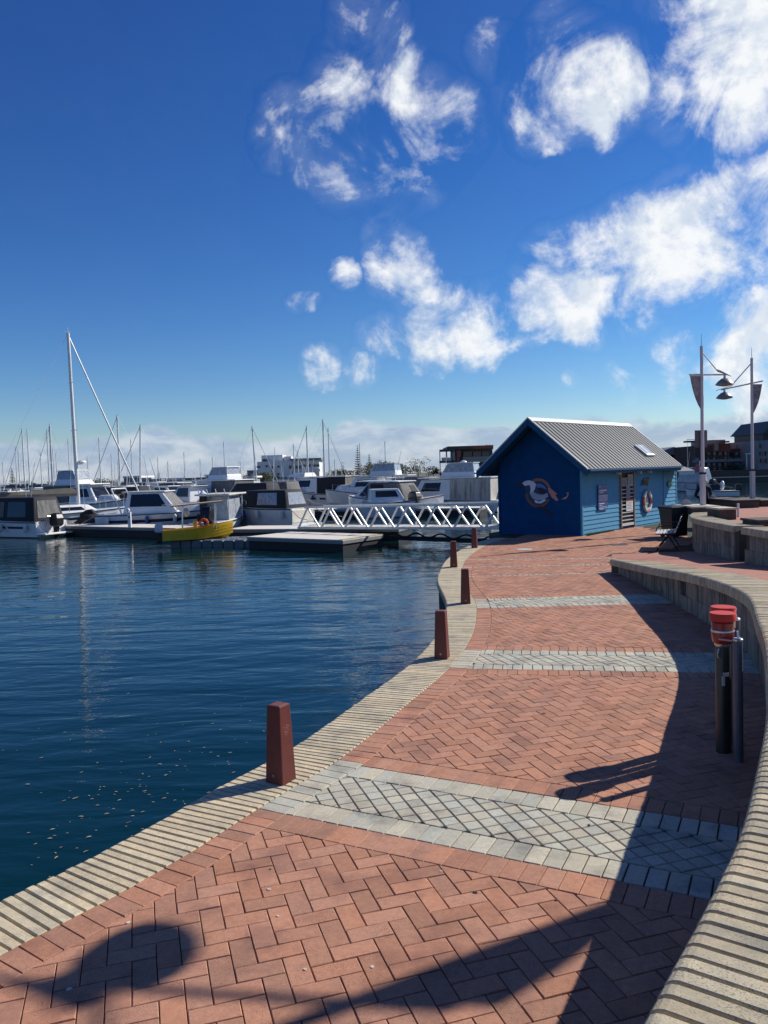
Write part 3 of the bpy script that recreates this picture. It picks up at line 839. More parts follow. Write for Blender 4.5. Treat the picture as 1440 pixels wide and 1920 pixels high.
# blue sign board
a = shed_side(1118, 909.5); b = shed_side(1136.5, 955)
zc0, zc1 = b[1], a[1]; scx, sw_ = (a[0] + b[0]) / 2, b[0] - a[0]
mb = MB(); mb.box((scx, -.05, (zc0 + zc1) / 2), (sw_, .03, zc1 - zc0)); sg = obj('sign_board', mb, mat('sign_blue', (.03, .07, .26), .45), shed)
hh = zc1 - zc0
mb = MB(); mb.box((scx, -.067, zc0 + hh * .46), (sw_ * .97, .004, hh * .27)); obj('pale_panel', mb, mat('sign_lilac', (.25, .24, .4), .5), sg)
M_INK = mat('sign_white_ink', (.7, .72, .78), .6)
for zf, wf, hf, xo in ((.93, .18, .03, -.35), (.77, .82, .065, 0), (.69, .45, .03, -.2), (.57, .9, .03, 0), (.52, .9, .018, 0), (.47, .85, .018, 0), (.42, .9, .018, 0), (.37, .7, .018, -.05), (.26, .55, .035, -.15), (.19, .3, .022, -.25), (.12, .8, .02, 0), (.07, .85, .02, 0), (.03, .4, .02, -.2)):
    x = scx + xo * sw_ - wf * sw_ / 2; e = scx + xo * sw_ + wf * sw_ / 2
    mb = MB()
    while x < e - .01:
        w_ = min(e - x, random.uniform(.03, .09)); mb.box((x + w_ / 2, -.072, zc0 + hh * zf), (w_, .003, hh * hf)); x += w_ + .018
    obj('lettering', mb, M_INK, sg, kind='stuff')
# life ring with painted centre
rc = shed_side(1210.5, 939.4); RR = .38
def ring_seg(a0, a1, R0=.31, r=.075, n=7, m=8):
    mb = MB(); secs = []
    for i in range(n + 1):
        a = a0 + (a1 - a0) * i / n
        secs.append([(rc[0] + (R0 + r * math.cos(t)) * math.cos(a), -.07 + r * .75 * math.sin(t), rc[1] + (R0 + r * math.cos(t)) * 1.15 * math.sin(a)) for t in [2 * PI * q / m for q in range(m)]])
    return mb.loft(secs)
ringt = thing('life_ring', 'pink and white life ring with painted centre hung on the blue shed wall', 'life ring', (KX, KY, 0), RZ)
for k in range(4):
    a = PI / 4 + k * PI / 2
    obj('ring_band', ring_seg(a - .42 + PI / 4, a + .42 + PI / 4), M_PINK, ringt, True)
    obj('ring_body', ring_seg(a - .365, a + .365), M_WHITE, ringt, True)
def disc(cx, cz, rx, rz2, y, th=.006, n=20): return [(cx + rx * math.cos(2 * PI * i / n), y, cz + rz2 * math.sin(2 * PI * i / n)) for i in range(n)]
mb = MB(); mb.slab(disc(rc[0], rc[1], .25, .29, -.04), (0, -1, 0), .01); obj('painted_disc', mb, mat('ring_teal', (.03, .32, .42), .6, col2=(.02, .14, .32), scale=3), ringt)
mb = MB(); mb.slab([(rc[0] + (.08 if i % 2 == 0 else .035) * math.sin(PI * i / 5), -.052, rc[1] + .06 + (.08 if i % 2 == 0 else .035) * math.cos(PI * i / 5)) for i in range(10)], (0, -1, 0), .006); obj('painted_star', mb, mat('ring_red', (.5, .07, .06), .6), ringt)
mb = MB(); mb.box((rc[0], -.055, rc[1] - .1), (.26, .006, .05)); obj('painted_stripe', mb, mat('ring_yellow', (.5, .42, .08), .6), ringt)
# carved emblem over the ring
ex, ez = shed_side(1208, 904)
emb = thing('carved_emblem', 'small olive carved emblem of arch and letters above the life ring', 'emblem', (KX, KY, 0), RZ)
M_OLV = mat('olive_gold_carving', (.25, .21, .11), .6)
mb = MB()
for i in range(9):
    a0, a1 = PI - PI * i / 11, PI - PI * (i + 1) / 11
    mb.tube((ex - .02 + .3 * math.cos(a0), -.05, ez - .12 + .24 * math.sin(a0)), (ex - .02 + .3 * math.cos(a1), -.05, ez - .12 + .24 * math.sin(a1)), .028, .028, 6)
obj('arch', mb, M_OLV, emb)
for st in ([(-.14, -.1), (-.05, .1), (.02, -.06)], [(.02, -.06), (.1, .12), (.16, -.12)], [(.12, .16), (.2, .04), (.28, .16)], [(.2, .04), (.2, -.13)]):
    mb = MB()
    for p0, p1 in zip(st, st[1:]): mb.tube((ex + p0[0], -.055, ez + p0[1]), (ex + p1[0], -.055, ez + p1[1]), .026, .026, 6)
    obj('letter_stroke', mb, M_OLV, emb)
gx, gz_ = shed_side(1254, 907.5)
gs = thing('oval_sign', 'small oval green sign under the shed awning', 'sign', (KX, KY, 0), RZ)
mb = MB(); mb.slab(disc(gx, gz_, .24, .13, -.035), (0, -1, 0), .02); obj('plate', mb, mat('sign_green', (.02, .13, .035), .5), gs)
mb = MB(); mb.box((gx + .1, -.058, gz_ + .02), (.07, .004, .09)); obj('white_mark', mb, M_WHITE, gs)
mb = MB(); mb.slab(disc(gx - .08, gz_, .07, .06, -.056, n=12), (0, -1, 0), .004); obj('leaf_mark', mb, mat('sign_lime', (.12, .35, .07), .5), gs)
for px in (1155.3, 1194.6, 1213):
    lx, lz = shed_side(px, 884); lz = min(lz, 1.98)
    mb = MB(); mb.tube((lx, -.03, lz + .02), (lx, -.16, lz), .055, .07, 10); tag(obj('wall_light', mb, mat('ivory_plastic', (.55, .5, .42), .5)), 'small ivory lamp housing under the shed eave', 'light', 'lamps under the shed eave')
    o = C.objects[-1]; o.location = (KX, KY, 0); o.rotation_euler = (0, 0, RZ)
# mural on the gable: bird through a life ring, fish
def mpts(L_): return [(-.022, *shed_gable(x, y)) for x, y in L_]
mural = obj('mural', (lambda mb: (mb.slab(mpts([(985, 912), (990, 905), (1000, 902), (1012, 904), (1020, 912), (1028, 920), (1029, 930), (1024, 940), (1012, 947), (1002, 947), (992, 938), (987, 926)]), (-1, 0, 0), .002), mb)[1])(MB()), mat('mural_navy', (.02, .05, .12), .6), shed)
def mur(L_, m_, lift, nm):
    mb = MB(); mb.slab([(x - lift, y, z) for x, y, z in mpts(L_)], (-1, 0, 0), .002); obj(nm, mb, m_, mural)
cx_, cy_, = 1010, 924.5
def arc(a0, a1, r0, r1, n=14, e=1.12):
    A = [(cx_ + r1 * math.cos(a0 + (a1 - a0) * i / n), cy_ - e * r1 * math.sin(a0 + (a1 - a0) * i / n)) for i in range(n + 1)]
    B_ = [(cx_ + r0 * math.cos(a0 + (a1 - a0) * i / n), cy_ - e * r0 * math.sin(a0 + (a1 - a0) * i / n)) for i in range(n + 1)]
    return A, B_
M_MT = mat('mural_tan', (.30, .14, .08), .6); M_MW = mat('mural_white', (.72, .75, .8), .6); M_MG = mat('mural_grey', (.36, .42, .52), .6); M_MP = mat('mural_pink', (.6, .26, .22), .6); M_MK = mat('mural_dark', (.008, .012, .03), .6)
A, B_ = arc(.15, PI * .75, 20, 25)
for i in range(len(A) - 1): pass
def ringmesh(a0, a1, r0, r1, m_, nm, lift):
    A, B_ = arc(a0, a1, r0, r1); A, B_ = mpts(A), mpts(B_); mb = MB()
    mb.loft([[(p[0] - lift, p[1], p[2]), (q[0] - lift, q[1], q[2]), (q[0] - lift - .002, q[1], q[2]), (p[0] - lift - .002, p[1], p[2])] for p, q in zip(A, B_)]); obj(nm, mb, m_, mural)
ringmesh(.1, PI * .78, 20, 25, M_MT, 'painted_ring', .003)
ringmesh(PI * 1.02, PI * 1.85, 20, 24.5, mat('mural_brown', (.2, .09, .05), .6), 'painted_ring', .003)
mur([(985, 911), (980, 906), (985, 902), (993, 900.5), (1001, 903), (1006, 908), (1004, 916), (1000, 924), (999, 931), (994, 926), (996, 916), (994, 909)], M_MW, .006, 'painted_neck')
mur([(966, 908), (978, 904), (984, 903), (982, 910), (978, 914), (970, 913)], M_MK, .005, 'painted_wing_tip')
mur([(994, 926), (1000, 922), (1008, 926), (1018, 928), (1027, 924), (1029, 931), (1020, 937), (1008, 938), (999, 934)], M_MG, .006, 'painted_body')
mur([(1005, 908), (1014, 906), (1022, 911), (1027, 918), (1016, 914), (1008, 914)], mat('mural_blue', (.1, .2, .5), .6), .006, 'painted_wing')
mur([(1006, 914), (1017, 915), (1027, 923), (1022, 926), (1012, 923), (1010, 918)], M_MK, .008, 'painted_feathers')
mur([(1002, 937), (1012, 940), (1022, 936), (1025, 938), (1015, 944), (1005, 943)], M_MW, .006, 'painted_teeth')
mur([(1028, 914), (1032, 914.5), (1041, 922), (1046, 926), (1042, 927), (1048, 938), (1043, 939), (1035, 932), (1030, 924)], M_MP, .008, 'painted_beak')
mur([(1053, 936), (1060, 932), (1064, 930), (1065, 925), (1062, 924), (1067, 923), (1066, 930), (1062, 936)], M_MP, .006, 'painted_fish')
mur([(1005, 949), (1018, 950), (1030, 957), (1038, 970), (1032, 968), (1020, 958)], M_MK, .004, 'painted_shadow')
# grass tuft at the wall foot
M_GRASS = mat('weed_green', (.10, .17, .035), .8)
mb = MB()
for k in range(260):
    x = random.uniform(.1, 2.0) ** 1.15; y = random.uniform(-.2, -.05) * (1 - .3 * x)
    h = random.uniform(.03, .10) * (1.2 - .4 * x / 2); a = random.uniform(0, 6.28); w_ = .008
    p = SX * x + SY * y + Vector((KX, KY, 0)); l_ = Vector((math.cos(a), math.sin(a), 0)) * h * .5
    mb.add([p - Vector((w_, 0, 0)), p + Vector((w_, 0, 0)), p + l_ + Vector((0, 0, h))], [(0, 1, 2)])
o = obj('grass', mb, M_GRASS, kind='stuff', fix=False); tag(o, 'low green weeds along the foot of the blue shed', 'weeds')

# ------------------------------------------------------------------ lamp posts
M_POLE = mat('grey_painted_pole', (.58, .57, .57), .45, col2=(.52, .51, .52), scale=3)
M_LAMP = mat('bronze_grey_lamp', (.32, .30, .25), .4, .4)
M_FLAG = mat('grey_patterned_banner', (.16, .15, .16), .7, col2=(.38, .36, .35), scale=9)
def lamp_post(base, rz, label, arm=.8, panel=False, bw=.36, slope=0.0, sc_=1.0):
    t = thing('lamp_post', label, 'lamp post', base, rz); t.scale = (sc_,) * 3
    mb = MB(); mb.box((0, 0, .54), (.13, .13, 1.08)); obj('sleeve', mb, M_POLE, t, bevel=.01)
    mb = MB(); mb.box((0, 0, 1.1), (.15, .15, .06)); obj('sleeve_cap', mb, M_DARK, t)
    mb = MB(); mb.tube((0, 0, 1.1), (0, 0, 4.94), .052, .045, 12); obj('pole', mb, M_POLE, t, True)
    mb = MB(); mb.tube((0, 0, 4.94), (0, 0, 5.3), .012, .006, 6); obj('spike', mb, M_POLE, t)
    za = 4.08
    mb = MB(); mb.tube((-.42, 0, za - .42 * slope * -1), (arm + .12, 0, za - slope * (arm + .12)), .028, .022, 8); obj('arm', mb, M_POLE, t, True)
    mb = MB(); mb.tube((.02, 0, 4.76), (arm * .68, 0, 4.2 - slope * arm * .68), .018, .018, 6); obj('strut', mb, M_POLE, t)
    mb = MB(); mb.slab([(arm * .62, -.05, 4.22 - slope * arm), (arm * .75, -.08, 4.18 - slope * arm), (arm * 1.3, 0, 4.02 - slope * arm), (arm * .75, .08, 4.18 - slope * arm)], (0, 0, 1), .02); obj('fin', mb, M_POLE, t)
    zl = za - slope * arm
    mb = MB(); mb.tube((arm, 0, zl), (arm, 0, zl - .13), .03, .04, 8); obj('lamp_neck', mb, M_POLE, t)
    mb = MB(); mb.lathe([(.04, 0), (.1, -.02), (.19, -.09), (.265, -.18), (.27, -.2), (.2, -.225), (.08, -.25), (.01, -.255)], 20, (arm, 0, zl - .1)); obj('lamp_shade', mb, M_LAMP, t, True)
    mb = MB(); pts_a, pts_b = [], []
    for i in range(9):
        u = i / 8; z_ = za - .03 - 1.0 * u; w_ = bw * (1 - u) ** .8; yb = .05 * math.sin(3 * u)
        pts_a.append(Vector((-.045, 0, z_))); pts_b.append(Vector((-.045 - w_, yb, z_)))
    mb.loft([[a, b, b + Vector((0, .006, 0)), a + Vector((0, .006, 0))] for a, b in zip(pts_a, pts_b)]); obj('banner', mb, M_FLAG, t)
    if panel:
        mb = MB(); mb.box((.02, .09, 2.15), (.4, .05, .52)); obj('sign_panel', mb, mat('grey_sign_back', (.13, .125, .14), .6), t)
    return t
pb = P(1318, 955, 24.05)
lamp_post(pb, rad(14), 'grey lamp post with banner and a dark back-to-front sign panel on its pole', .8, True)
pb2 = P(1411, 941, 27.3)
lamp_post(pb2, rad(193), 'plain grey lamp post with banner, its arm reaching towards the other lamp', 1.08, slope=.18)
lamp_post((6.05, 6.5, .85), rad(172), 'grey lamp post beside the ramp whose shadow falls across the brick path', 1.4, bw=.52)
# shared plinth the first posts stand on
M_BLOCK = mat('dark_brown_stone', (.10, .075, .058), .85, col2=(.065, .05, .042), scale=5, bump=.5, bscale=40)
M_PALE = mat('pale_cap_stone', (.56, .50, .38), .85, col2=(.46, .41, .32), scale=7, bump=.4)
def planter(px0, px1, ytop, ybot, Y, depth, label, name='stone_planter', cap=.05, top=M_PALE):
    a, b = P(px0, ytop, Y), P(px1, ytop, Y); zb = min(.7, P(px0, ybot, Y).z)
    t = thing(name, label, 'planter', ((a.x + b.x) / 2, Y + depth / 2, zb))
    w_ = b.x - a.x; h = a.z - zb
    mb = MB(); mb.box((0, 0, (h - cap) / 2), (w_, depth, h - cap)); obj('body', mb, M_BLOCK, t, bevel=.02)
    mb = MB(); mb.box((0, 0, h - cap / 2 + .002), (w_ + .06, depth + .06, cap)); obj('cap', mb, top, t, bevel=.012)
planter(1296, 1350, 950, 962, 23.5, 1.4, 'low pale-capped stone plinth carrying the lamp post with the sign panel')
planter(1349, 1381, 953, 972, 20.5, .8, 'short brown stone planter with pale top next to the terrace coping')
planter(1378, 1424, 938, 962, 25.5, 2.4, 'long dark stone planter under the plain lamp post', top=M_BLOCK)
planter(1427, 1475, 938, 958, 26.0, 2.4, 'dark stone planter with brown cap at the end of the terrace', top=M_BLOCK)
planter(1422, 1480, 975, 986, 15.2, .7, 'flat dark stone block set into the pink terrace paving', top=M_BLOCK)
o = P(1384, 952, 21.5)
mb = MB(); mb.tube((o.x, o.y, .70), (o.x, o.y, o.z + .12), .035, .03, 10); tag(obj('marker_post', mb, M_WHITE, smooth=True), 'thin white marker post beside the brown stone planter', 'post')
# ------------------------------------------------------------------ bin, bench, disc post
M_BIN = mat('dark_green_plastic', (.008, .018, .017), .45)
bb = G(1264, 1007, 0)
t = thing('wheelie_bin', 'dark green wheeled bin standing behind the slatted seat', 'bin', bb, rad(15))
mb = MB(); mb.loft([[(-k, -k2, z), (k, -k2, z), (k, k2, z), (-k, k2, z)] for k, k2, z in ((.23, .25, .05), (.24, .26, .1), (.31, .33, .85), (.335, .355, .86), (.335, .355, .9))]); obj('body', mb, M_BIN, t, bevel=.012)
mb = MB(); mb.loft([[(-k, -k2, z), (k, -k2, z), (k, k2, z), (-k, k2, z)] for k, k2, z in ((.34, .36, .9), (.335, .355, .93), (.2, .25, .97))]); obj('lid', mb, M_BIN, t, bevel=.01)
mb = MB(); mb.tube((-.25, .4, .93), (.25, .4, .93), .018); obj('handle', mb, M_BIN, t)
for x in (-.22, .22):
    mb = MB(); mb.tube((x - .03, .26, .1), (x + .03, .26, .1), .1, .1, 14); obj('wheel', mb, M_DARK, t)
dp = G(1287, 1003, 0)
t = thing('disc_post', 'slim dark post with a round grey disc beside the bin', 'post', dp)
mb = MB(); mb.tube((0, 0, 0), (0, 0, .85), .035); obj('post', mb, M_BIN, t)
mb = MB(); mb.tube((0, -.03, .96), (0, .0, .96), .16, .16, 20); obj('disc', mb, mat('grey_disc', (.33, .34, .36), .5), t)
M_SLAT = mat('pale_bench_slat', (.62, .6, .56), .5)
be = G(1249, 1030, 0)
t = thing('bench', 'metal bench with pale slats and curved arms in front of the bin', 'bench', be, rad(-22))
for k in range(6):
    mb = MB(); mb.box((-.22 + k * .085, .35, .43 + .004 * k), (.065, 1.3, .025)); obj('seat_slat', mb, M_SLAT if k < 4 else M_PIPE, t, bevel=.006)
for k in range(4):
    mb = MB(); mb.box((.26 + k * .035, .35, .53 + k * .085), (.02, 1.3, .065)); obj('back_slat', mb, M_SLAT, t, bevel=.006)
for y in (-.28, .98):
    mb = MB(); mb.path([(.3, y, 0), (.05, y, .41)], .018); obj('leg', mb, M_DARK, t)
    mb = MB(); mb.path([(-.22, y, 0), (.1, y, .41)], .018); obj('leg', mb, M_DARK, t)
    mb = MB(); mb.path([(-.25, y, .42), (.24, y, .42), (.4, y, .87)], .016); obj('side_frame', mb, M_DARK, t)
    mb = MB(); mb.path([(-.23, y, .52), (-.2, y, .6), (-.05, y, .64), (.3, y, .65)], .014); obj('arm', mb, M_DARK, t)
mb = MB(); q = G(1161, 1021.5, 0); mb.box((q.x, q.y, .004), (.45, .32, .012)); tag(obj('drain_cover', mb, M_PIPE), 'dark flat drain cover in the brick paving near the bench', 'drain')
mb = MB(); q = G(983, 1030, 0); mb.lathe([(.22, -.005), (.22, .006), (.2, .008)], 20, (q.x, q.y, 0)); tag(obj('access_cover', mb, M_RIDGE), 'pale round access cover in the brick paving near the shed', 'cover')
# ------------------------------------------------------------------ person behind the lamp post
def person():
    base = P(1320, 955, 27.6); X, Y = base.x, 27.6
    t = thing('person', 'person in black standing behind the lamp post, pale bag at the hip', 'person', (X, Y, 0), rad(10))
    V = [(0, 0, .95), (0, 0, 1.12), (0, .01, 1.32), (0, .0, 1.42), (0, -.02, 1.5), (-.1, 0, .9), (-.12, .0, .5), (-.13, .03, .08), (.1, 0, .9), (.13, -.02, .5), (.15, .02, .08),
         (-.2, 0, 1.36), (-.31, .02, 1.1), (-.2, -.18, .98), (.2, 0, 1.36), (.29, .03, 1.1), (.25, -.08, .88), (-.13, -.12, .04), (.15, -.12, .04)]
    E_ = [(0, 1), (1, 2), (2, 3), (3, 4), (0, 5), (5, 6), (6, 7), (0, 8), (8, 9), (9, 10), (3, 11), (11, 12), (12, 13), (3, 14), (14, 15), (15, 16), (7, 17), (10, 18)]
    Rr = [.15, .14, .16, .1, .055, .1, .075, .05, .1, .075, .05, .075, .055, .04, .075, .055, .04, .045, .045]
    me = bpy.data.meshes.new('body'); me.from_pydata(V, E_, []); o = bpy.data.objects.new('body', me); C.objects.link(o); o.parent = t
    me.materials.append(mat('black_clothes', (.012, .012, .014), .85))
    md = o.modifiers.new('skin', 'SKIN'); sv = me.skin_vertices[0].data
    for i, r in enumerate(Rr): sv[i].radius = (r, r * .8 if i < 4 else r)
    sv[0].use_root = True
    o.modifiers.new('sub', 'SUBSURF').levels = 1; o.modifiers['sub'].render_levels = 2
    mb = MB(); mb.ball((0, -.01, 1.62), (.085, .1, .12), 14, 10); mb.ball((0, -.11, 1.6), (.015, .025, .02), 6, 4); obj('head', mb, mat('skin_tone', (.45, .27, .2), .6), t, True)
    mb = MB(); mb.ball((0, .015, 1.65), (.094, .105, .11), 14, 8); obj('hair', mb, mat('dark_hair', (.02, .015, .012), .7), t, True)
    bg_ = thing('shoulder_bag', 'small pale bag hanging at the hip of the person in black', 'bag', (X + .27, Y - .1, .85))
    mb = MB(); mb.loft([[(-.08, -.04, 0), (.08, -.04, 0), (.08, .04, 0), (-.08, .04, 0)], [(-.1, -.05, .14), (.1, -.05, .14), (.1, .05, .14), (-.1, .05, .14)], [(-.06, -.02, .26), (.06, -.02, .26), (.06, .02, .26), (-.06, .02, .26)]]); obj('pouch', mb, mat('pale_canvas', (.5, .44, .34), .8), bg_, bevel=.02)
    mb = MB(); mb.path([(-.05, 0, .25), (-.2, .02, .5), (-.26, .04, .62)], .012); obj('strap', mb, M_DARK, bg_)
person()

# ------------------------------------------------------------------ boats
M_GEL = mat('white_gelcoat', (.80, .80, .78), .25, col2=(.74, .74, .72), scale=2, coat=.3)
M_GELG = mat('grey_white_gelcoat', (.64, .66, .68), .3, col2=(.58, .60, .63), scale=2, coat=.3)
M_CREAM = mat('cream_gelcoat', (.74, .68, .55), .35)
M_NAVY = mat('navy_paint', (.012, .02, .05), .35)
M_CANB = mat('black_canvas', (.014, .015, .02), .8, col2=(.022, .023, .028), scale=6, bump=.3)
M_CANG = mat('grey_canvas', (.20, .195, .185), .85, col2=(.15, .145, .14), scale=5, bump=.4, streak=((.10, .10, .095), 6))
M_CANL = mat('pale_grey_canvas', (.50, .48, .43), .85, col2=(.42, .40, .36), scale=5, streak=((.2, .19, .17), 8))
M_BEIGE = mat('beige_canvas', (.42, .30, .20), .85, col2=(.36, .26, .17), scale=4)
M_TAUPE = mat('taupe_sail_cover', (.15, .135, .11), .85, col2=(.11, .10, .085), scale=4, bump=.4)
M_GLASS = mat('tinted_boat_glass', (.01, .014, .022), .08)
M_CLEAR = mat('clear_vinyl', (.42, .45, .48), .15, col2=(.26, .29, .33), scale=5)
M_ALU = mat('anodised_alloy', (.74, .74, .72), .4, .15)
M_RAIL = mat('stainless_rail', (.7, .7, .7), .25, .8)
M_COWL = mat('black_engine_cowl', (.012, .013, .015), .35)
M_COWLW = mat('white_engine_cowl', (.7, .71, .72), .3)
M_BLUEC = mat('bright_blue_cover', (.02, .11, .42), .7)
M_RUB = mat('dark_rub_rail', (.03, .03, .035), .5)

class Trap:
    """tapered block: bottom x0..x1, half width w0; top x0+rb..x1-rf, half width w1"""
    def __init__(s, x0, x1, w0, w1, z0, z1, rf=0.0, rb=0.0, wf=1.0):
        s.b = [(x0, -w0, z0), (x1, -w0 * wf, z0), (x1, w0 * wf, z0), (x0, w0, z0)]
        s.t = [(x0 + rb, -w1, z1), (x1 - rf, -w1 * wf, z1), (x1 - rf, w1 * wf, z1), (x0 + rb, w1, z1)]
    def mesh(s, mb=None):
        mb = mb or MB(); return mb.loft([s.b, s.t])
    def panel(s, face, u0, u1, v0, v1, th=.012, off=.002, mb=None):
        i, j = {'R': (0, 1), 'F': (1, 2), 'L': (2, 3), 'B': (3, 0)}[face]
        A, B_, C_, D_ = Vector(s.b[i]), Vector(s.b[j]), Vector(s.t[j]), Vector(s.t[i])
        n = (B_ - A).cross(D_ - A).normalized()
        def q(u, v): return A.lerp(B_, u).lerp(D_.lerp(C_, u), v) + n * off
        mb = mb or MB(); return mb.slab([q(u0, v0), q(u1, v0), q(u1, v1), q(u0, v1)], n, th)
def hull_sections(L_, B_, zs, zb, n=11, fine=1.0, keel=-.3, stern=.86):
    secs = []
    for i in range(n):
        u = i / (n - 1); x = -L_ / 2 + L_ * u
        b = B_ / 2 * (stern + (1 - stern) * min(1, u / .4)) if u < .4 else B_ / 2 * max(.02, (1 - ((u - .4) / .6) ** (2.2 * fine)))
        z = zs + (zb - zs) * u ** 2
        fl = .9 - .35 * u ** 2
        zc = .06 + .5 * zb * max(0, u - .55)
        k = keel * (1 - max(0, (u - .7) / .3) ** 2) + (.0 if u < .99 else .25)
        over = .5 * max(0, u - .8) * L_ * .12
        secs.append([(x + over, -b, z), (x, -b * fl, zc), (x - over * .5, 0, k), (x, b * fl, zc), (x + over, b, z)])
    return secs
def make_hull(t, L_, B_, zs, zb, m_, stripe=None, deck=None, fine=1.0, stern=.86):
    secs = hull_sections(L_, B_, zs, zb, fine=fine, stern=stern)
    mb = MB(); mb.loft(secs); h = obj('hull', mb, m_, t)
    mb = MB()
    for side in (0, 4):
        mb.loft([[(s_[side][0], s_[side][1] * 1.0 + dy, s_[side][2] + dz) for dy, dz in ((-.025, -.05), (.025, -.05), (.025, .012), (-.025, .012))] for s_ in secs])
    obj('rub_rail', mb, M_RUB if stripe is None else stripe, h, kind='stuff')
    if stripe is not None:
        mb = MB()
        for side, nb in ((0, 1), (4, 3)):
            rows = []
            for s_ in secs[1:-1]:
                a, c = Vector(s_[side]), Vector(s_[nb]); o_ = Vector((0, -.006 if side == 0 else .006, 0))
                rows.append([a.lerp(c, .3) + o_, a.lerp(c, .46) + o_, a.lerp(c, .46) - o_, a.lerp(c, .3) - o_])
            mb.loft(rows)
        obj('stripe', mb, stripe, h, kind='stuff')
    mb = MB(); top = [(s_[0][0], s_[0][1] * .93, s_[0][2] + .018) for s_ in secs] + [(s_[4][0], s_[4][1] * .93, s_[4][2] + .018) for s_ in secs[::-1]]
    mb.loft([[(s_[0][0], s_[0][1] * .93, s_[0][2] + .004), (s_[0][0], s_[0][1] * .9, s_[0][2] + .03), (s_[4][0], s_[4][1] * .9, s_[4][2] + .03), (s_[4][0], s_[4][1] * .93, s_[4][2] + .004)] for s_ in secs])
    obj('deck', mb, deck or M_GEL, t)
    return secs
def outboard(t, x, y, z, s_=1.0, cowl=None, tilt=0.0):
    ca, sa = math.cos(tilt), math.sin(tilt)
    def R_(p): return (x + (p[0] * ca + p[2] * sa) * s_, y + p[1] * s_, z + (-p[0] * sa + p[2] * ca) * s_)
    mb = MB(); mb.loft([[R_((px, py, pz)) for px, py in ((-a, -b), (a * .8, -b * .9), (a * .8, b * .9), (-a, b))] for a, b, pz in ((.2, .12, .02), (.3, .19, .12), (.31, .2, .42), (.24, .17, .6), (.1, .1, .66))])
    e = obj('outboard_engine', mb, cowl or M_COWL, t, bevel=.02)
    mb = MB(); mb.loft([[R_((px, py, pz)) for px, py in ((-a, -b), (a, -b), (a, b), (-a, b))] for a, b, pz in ((.13, .08, .05), (.1, .05, -.35), (.16, .04, -.75))]); obj('engine_leg', mb, M_COWL, e)
    mb = MB(); mb.tube(R_((-.2, 0, -.62)), R_((.16, 0, -.62)), .05, .05, 8); obj('gear_case', mb, M_COWL, e)
M_FEND = mat('fender_vinyl', (.75, .75, .73), .5); M_FENDB = mat('blue_fender_vinyl', (.03, .09, .3), .5); M_ROPE = mat('mooring_rope', (.5, .46, .38), .9)
def dress(t, secs, ant=2, fend=True, aft=0):
    for k in range(ant):
        x = secs[4][0][0] + random.uniform(-1, 1.2); y_ = random.choice((-.6, .6, .3)); z0 = secs[4][0][2] + .9
        mb = MB(); mb.tube((x, y_, z0), (x - random.uniform(.2, .7), y_, z0 + random.uniform(1.4, 2.6)), .022, .012, 5); obj('antenna', mb, M_GEL, t)
    if fend:
        for k in (1, 4, 6):
            for sd in (0, 4):
                a = Vector(secs[k][sd]); o_ = -.12 if sd == 0 else .12
                mb = MB(); mb.lathe([(.03, .02), (.1, -.05), (.11, -.35), (.03, -.45)], 8, (a.x, a.y + o_, a.z - .1)); obj('fender', mb, random.choice((M_FEND, M_FEND, M_FENDB)), t, True)
    for sd in (0, 4):
        a, b = Vector(secs[0][sd]), Vector(secs[0][sd]) + Vector((-1.6, .5 if sd else -.5, -.55)); m_ = a.lerp(b, .5) - Vector((0, 0, .18))
        mb = MB(); mb.path([a, m_, b], .02, 5); obj('mooring_line', mb, M_ROPE, t)
def rail(t, secs, i0, i1, h=.5, both=True):
    for side in ((0, 4) if both else (0,)):
        pts_ = [Vector(s_[side]) * 1.0 for s_ in secs[i0:i1 + 1]]
        pts_ = [Vector((p.x, p.y * .88, p.z + h)) for p in pts_]
        mb = MB(); mb.path(pts_, .016, 5)
        for p in pts_: mb.tube(p, (p.x, p.y, p.z - h), .012, .012, 5)
        obj('guard_rail', mb, M_RAIL, t)
def boat(name, label, cat, px, D, head, group=None, y=None):
    q = P(px, 900, D); t = thing(name, label, cat, (q.x, D, WATER_Z), rad(head), group); return t

def canopy_boat(t, L_, B_, fs, fb, hullm, can, x0, x1, zh, panels, windscreen=True, eng=1, cowl=None, stripe=None, transom=None, tilt=0.0, platform=True, rk=.3):
    secs = make_hull(t, L_, B_, fs, fb, hullm, stripe)
    w = B_ / 2 * .86
    c = Trap(x0, x1, w, w * .74, fs + .02, fs + zh, .1, rk)
    obj('canopy', c.mesh(), can, t, True, bevel=.11)
    for f, u0, u1, v0, v1, m_ in panels:
        obj('canopy_window', c.panel(f, u0, u1, v0, v1, .014, .006), m_, t)
    tr = Trap(x1 - .1, min(x1 + L_ * .32, L_ / 2 - .5), w * .85, w * .55, fs + .05, fs + (fb - fs) * .6 + .35, .7, .0, .55)
    obj('cuddy', tr.mesh(), M_GEL, t, True, bevel=.12, segs=3)
    if windscreen:
        ws = Trap(x1 - .15, x1 + .75, w * .92, w * .7, fs + .3, fs + zh * .92, .72, .0, .9)
        obj('windscreen', ws.mesh(), M_GLASS, t)
        for y_ in (-1, 1):
            mb = MB(); mb.path([ws.b[1 if y_ < 0 else 2], ws.t[1 if y_ < 0 else 2]], .03); mb.path([ws.t[1 if y_ < 0 else 2], ws.t[0 if y_ < 0 else 3]], .03); obj('windscreen_frame', mb, M_GEL, t)
    if platform:
        mb = MB(); mb.box((-L_ / 2 - .3, 0, .22), (.65, B_ * .8, .1)); obj('swim_platform', mb, M_GEL, t, bevel=.02)
    for k in range(eng):
        outboard(t, -L_ / 2 - .35, (k - (eng - 1) / 2) * .6, .55, 1.15, cowl, tilt)
    rail(t, secs, 6, 9, .4); dress(t, secs, 1)
    return secs
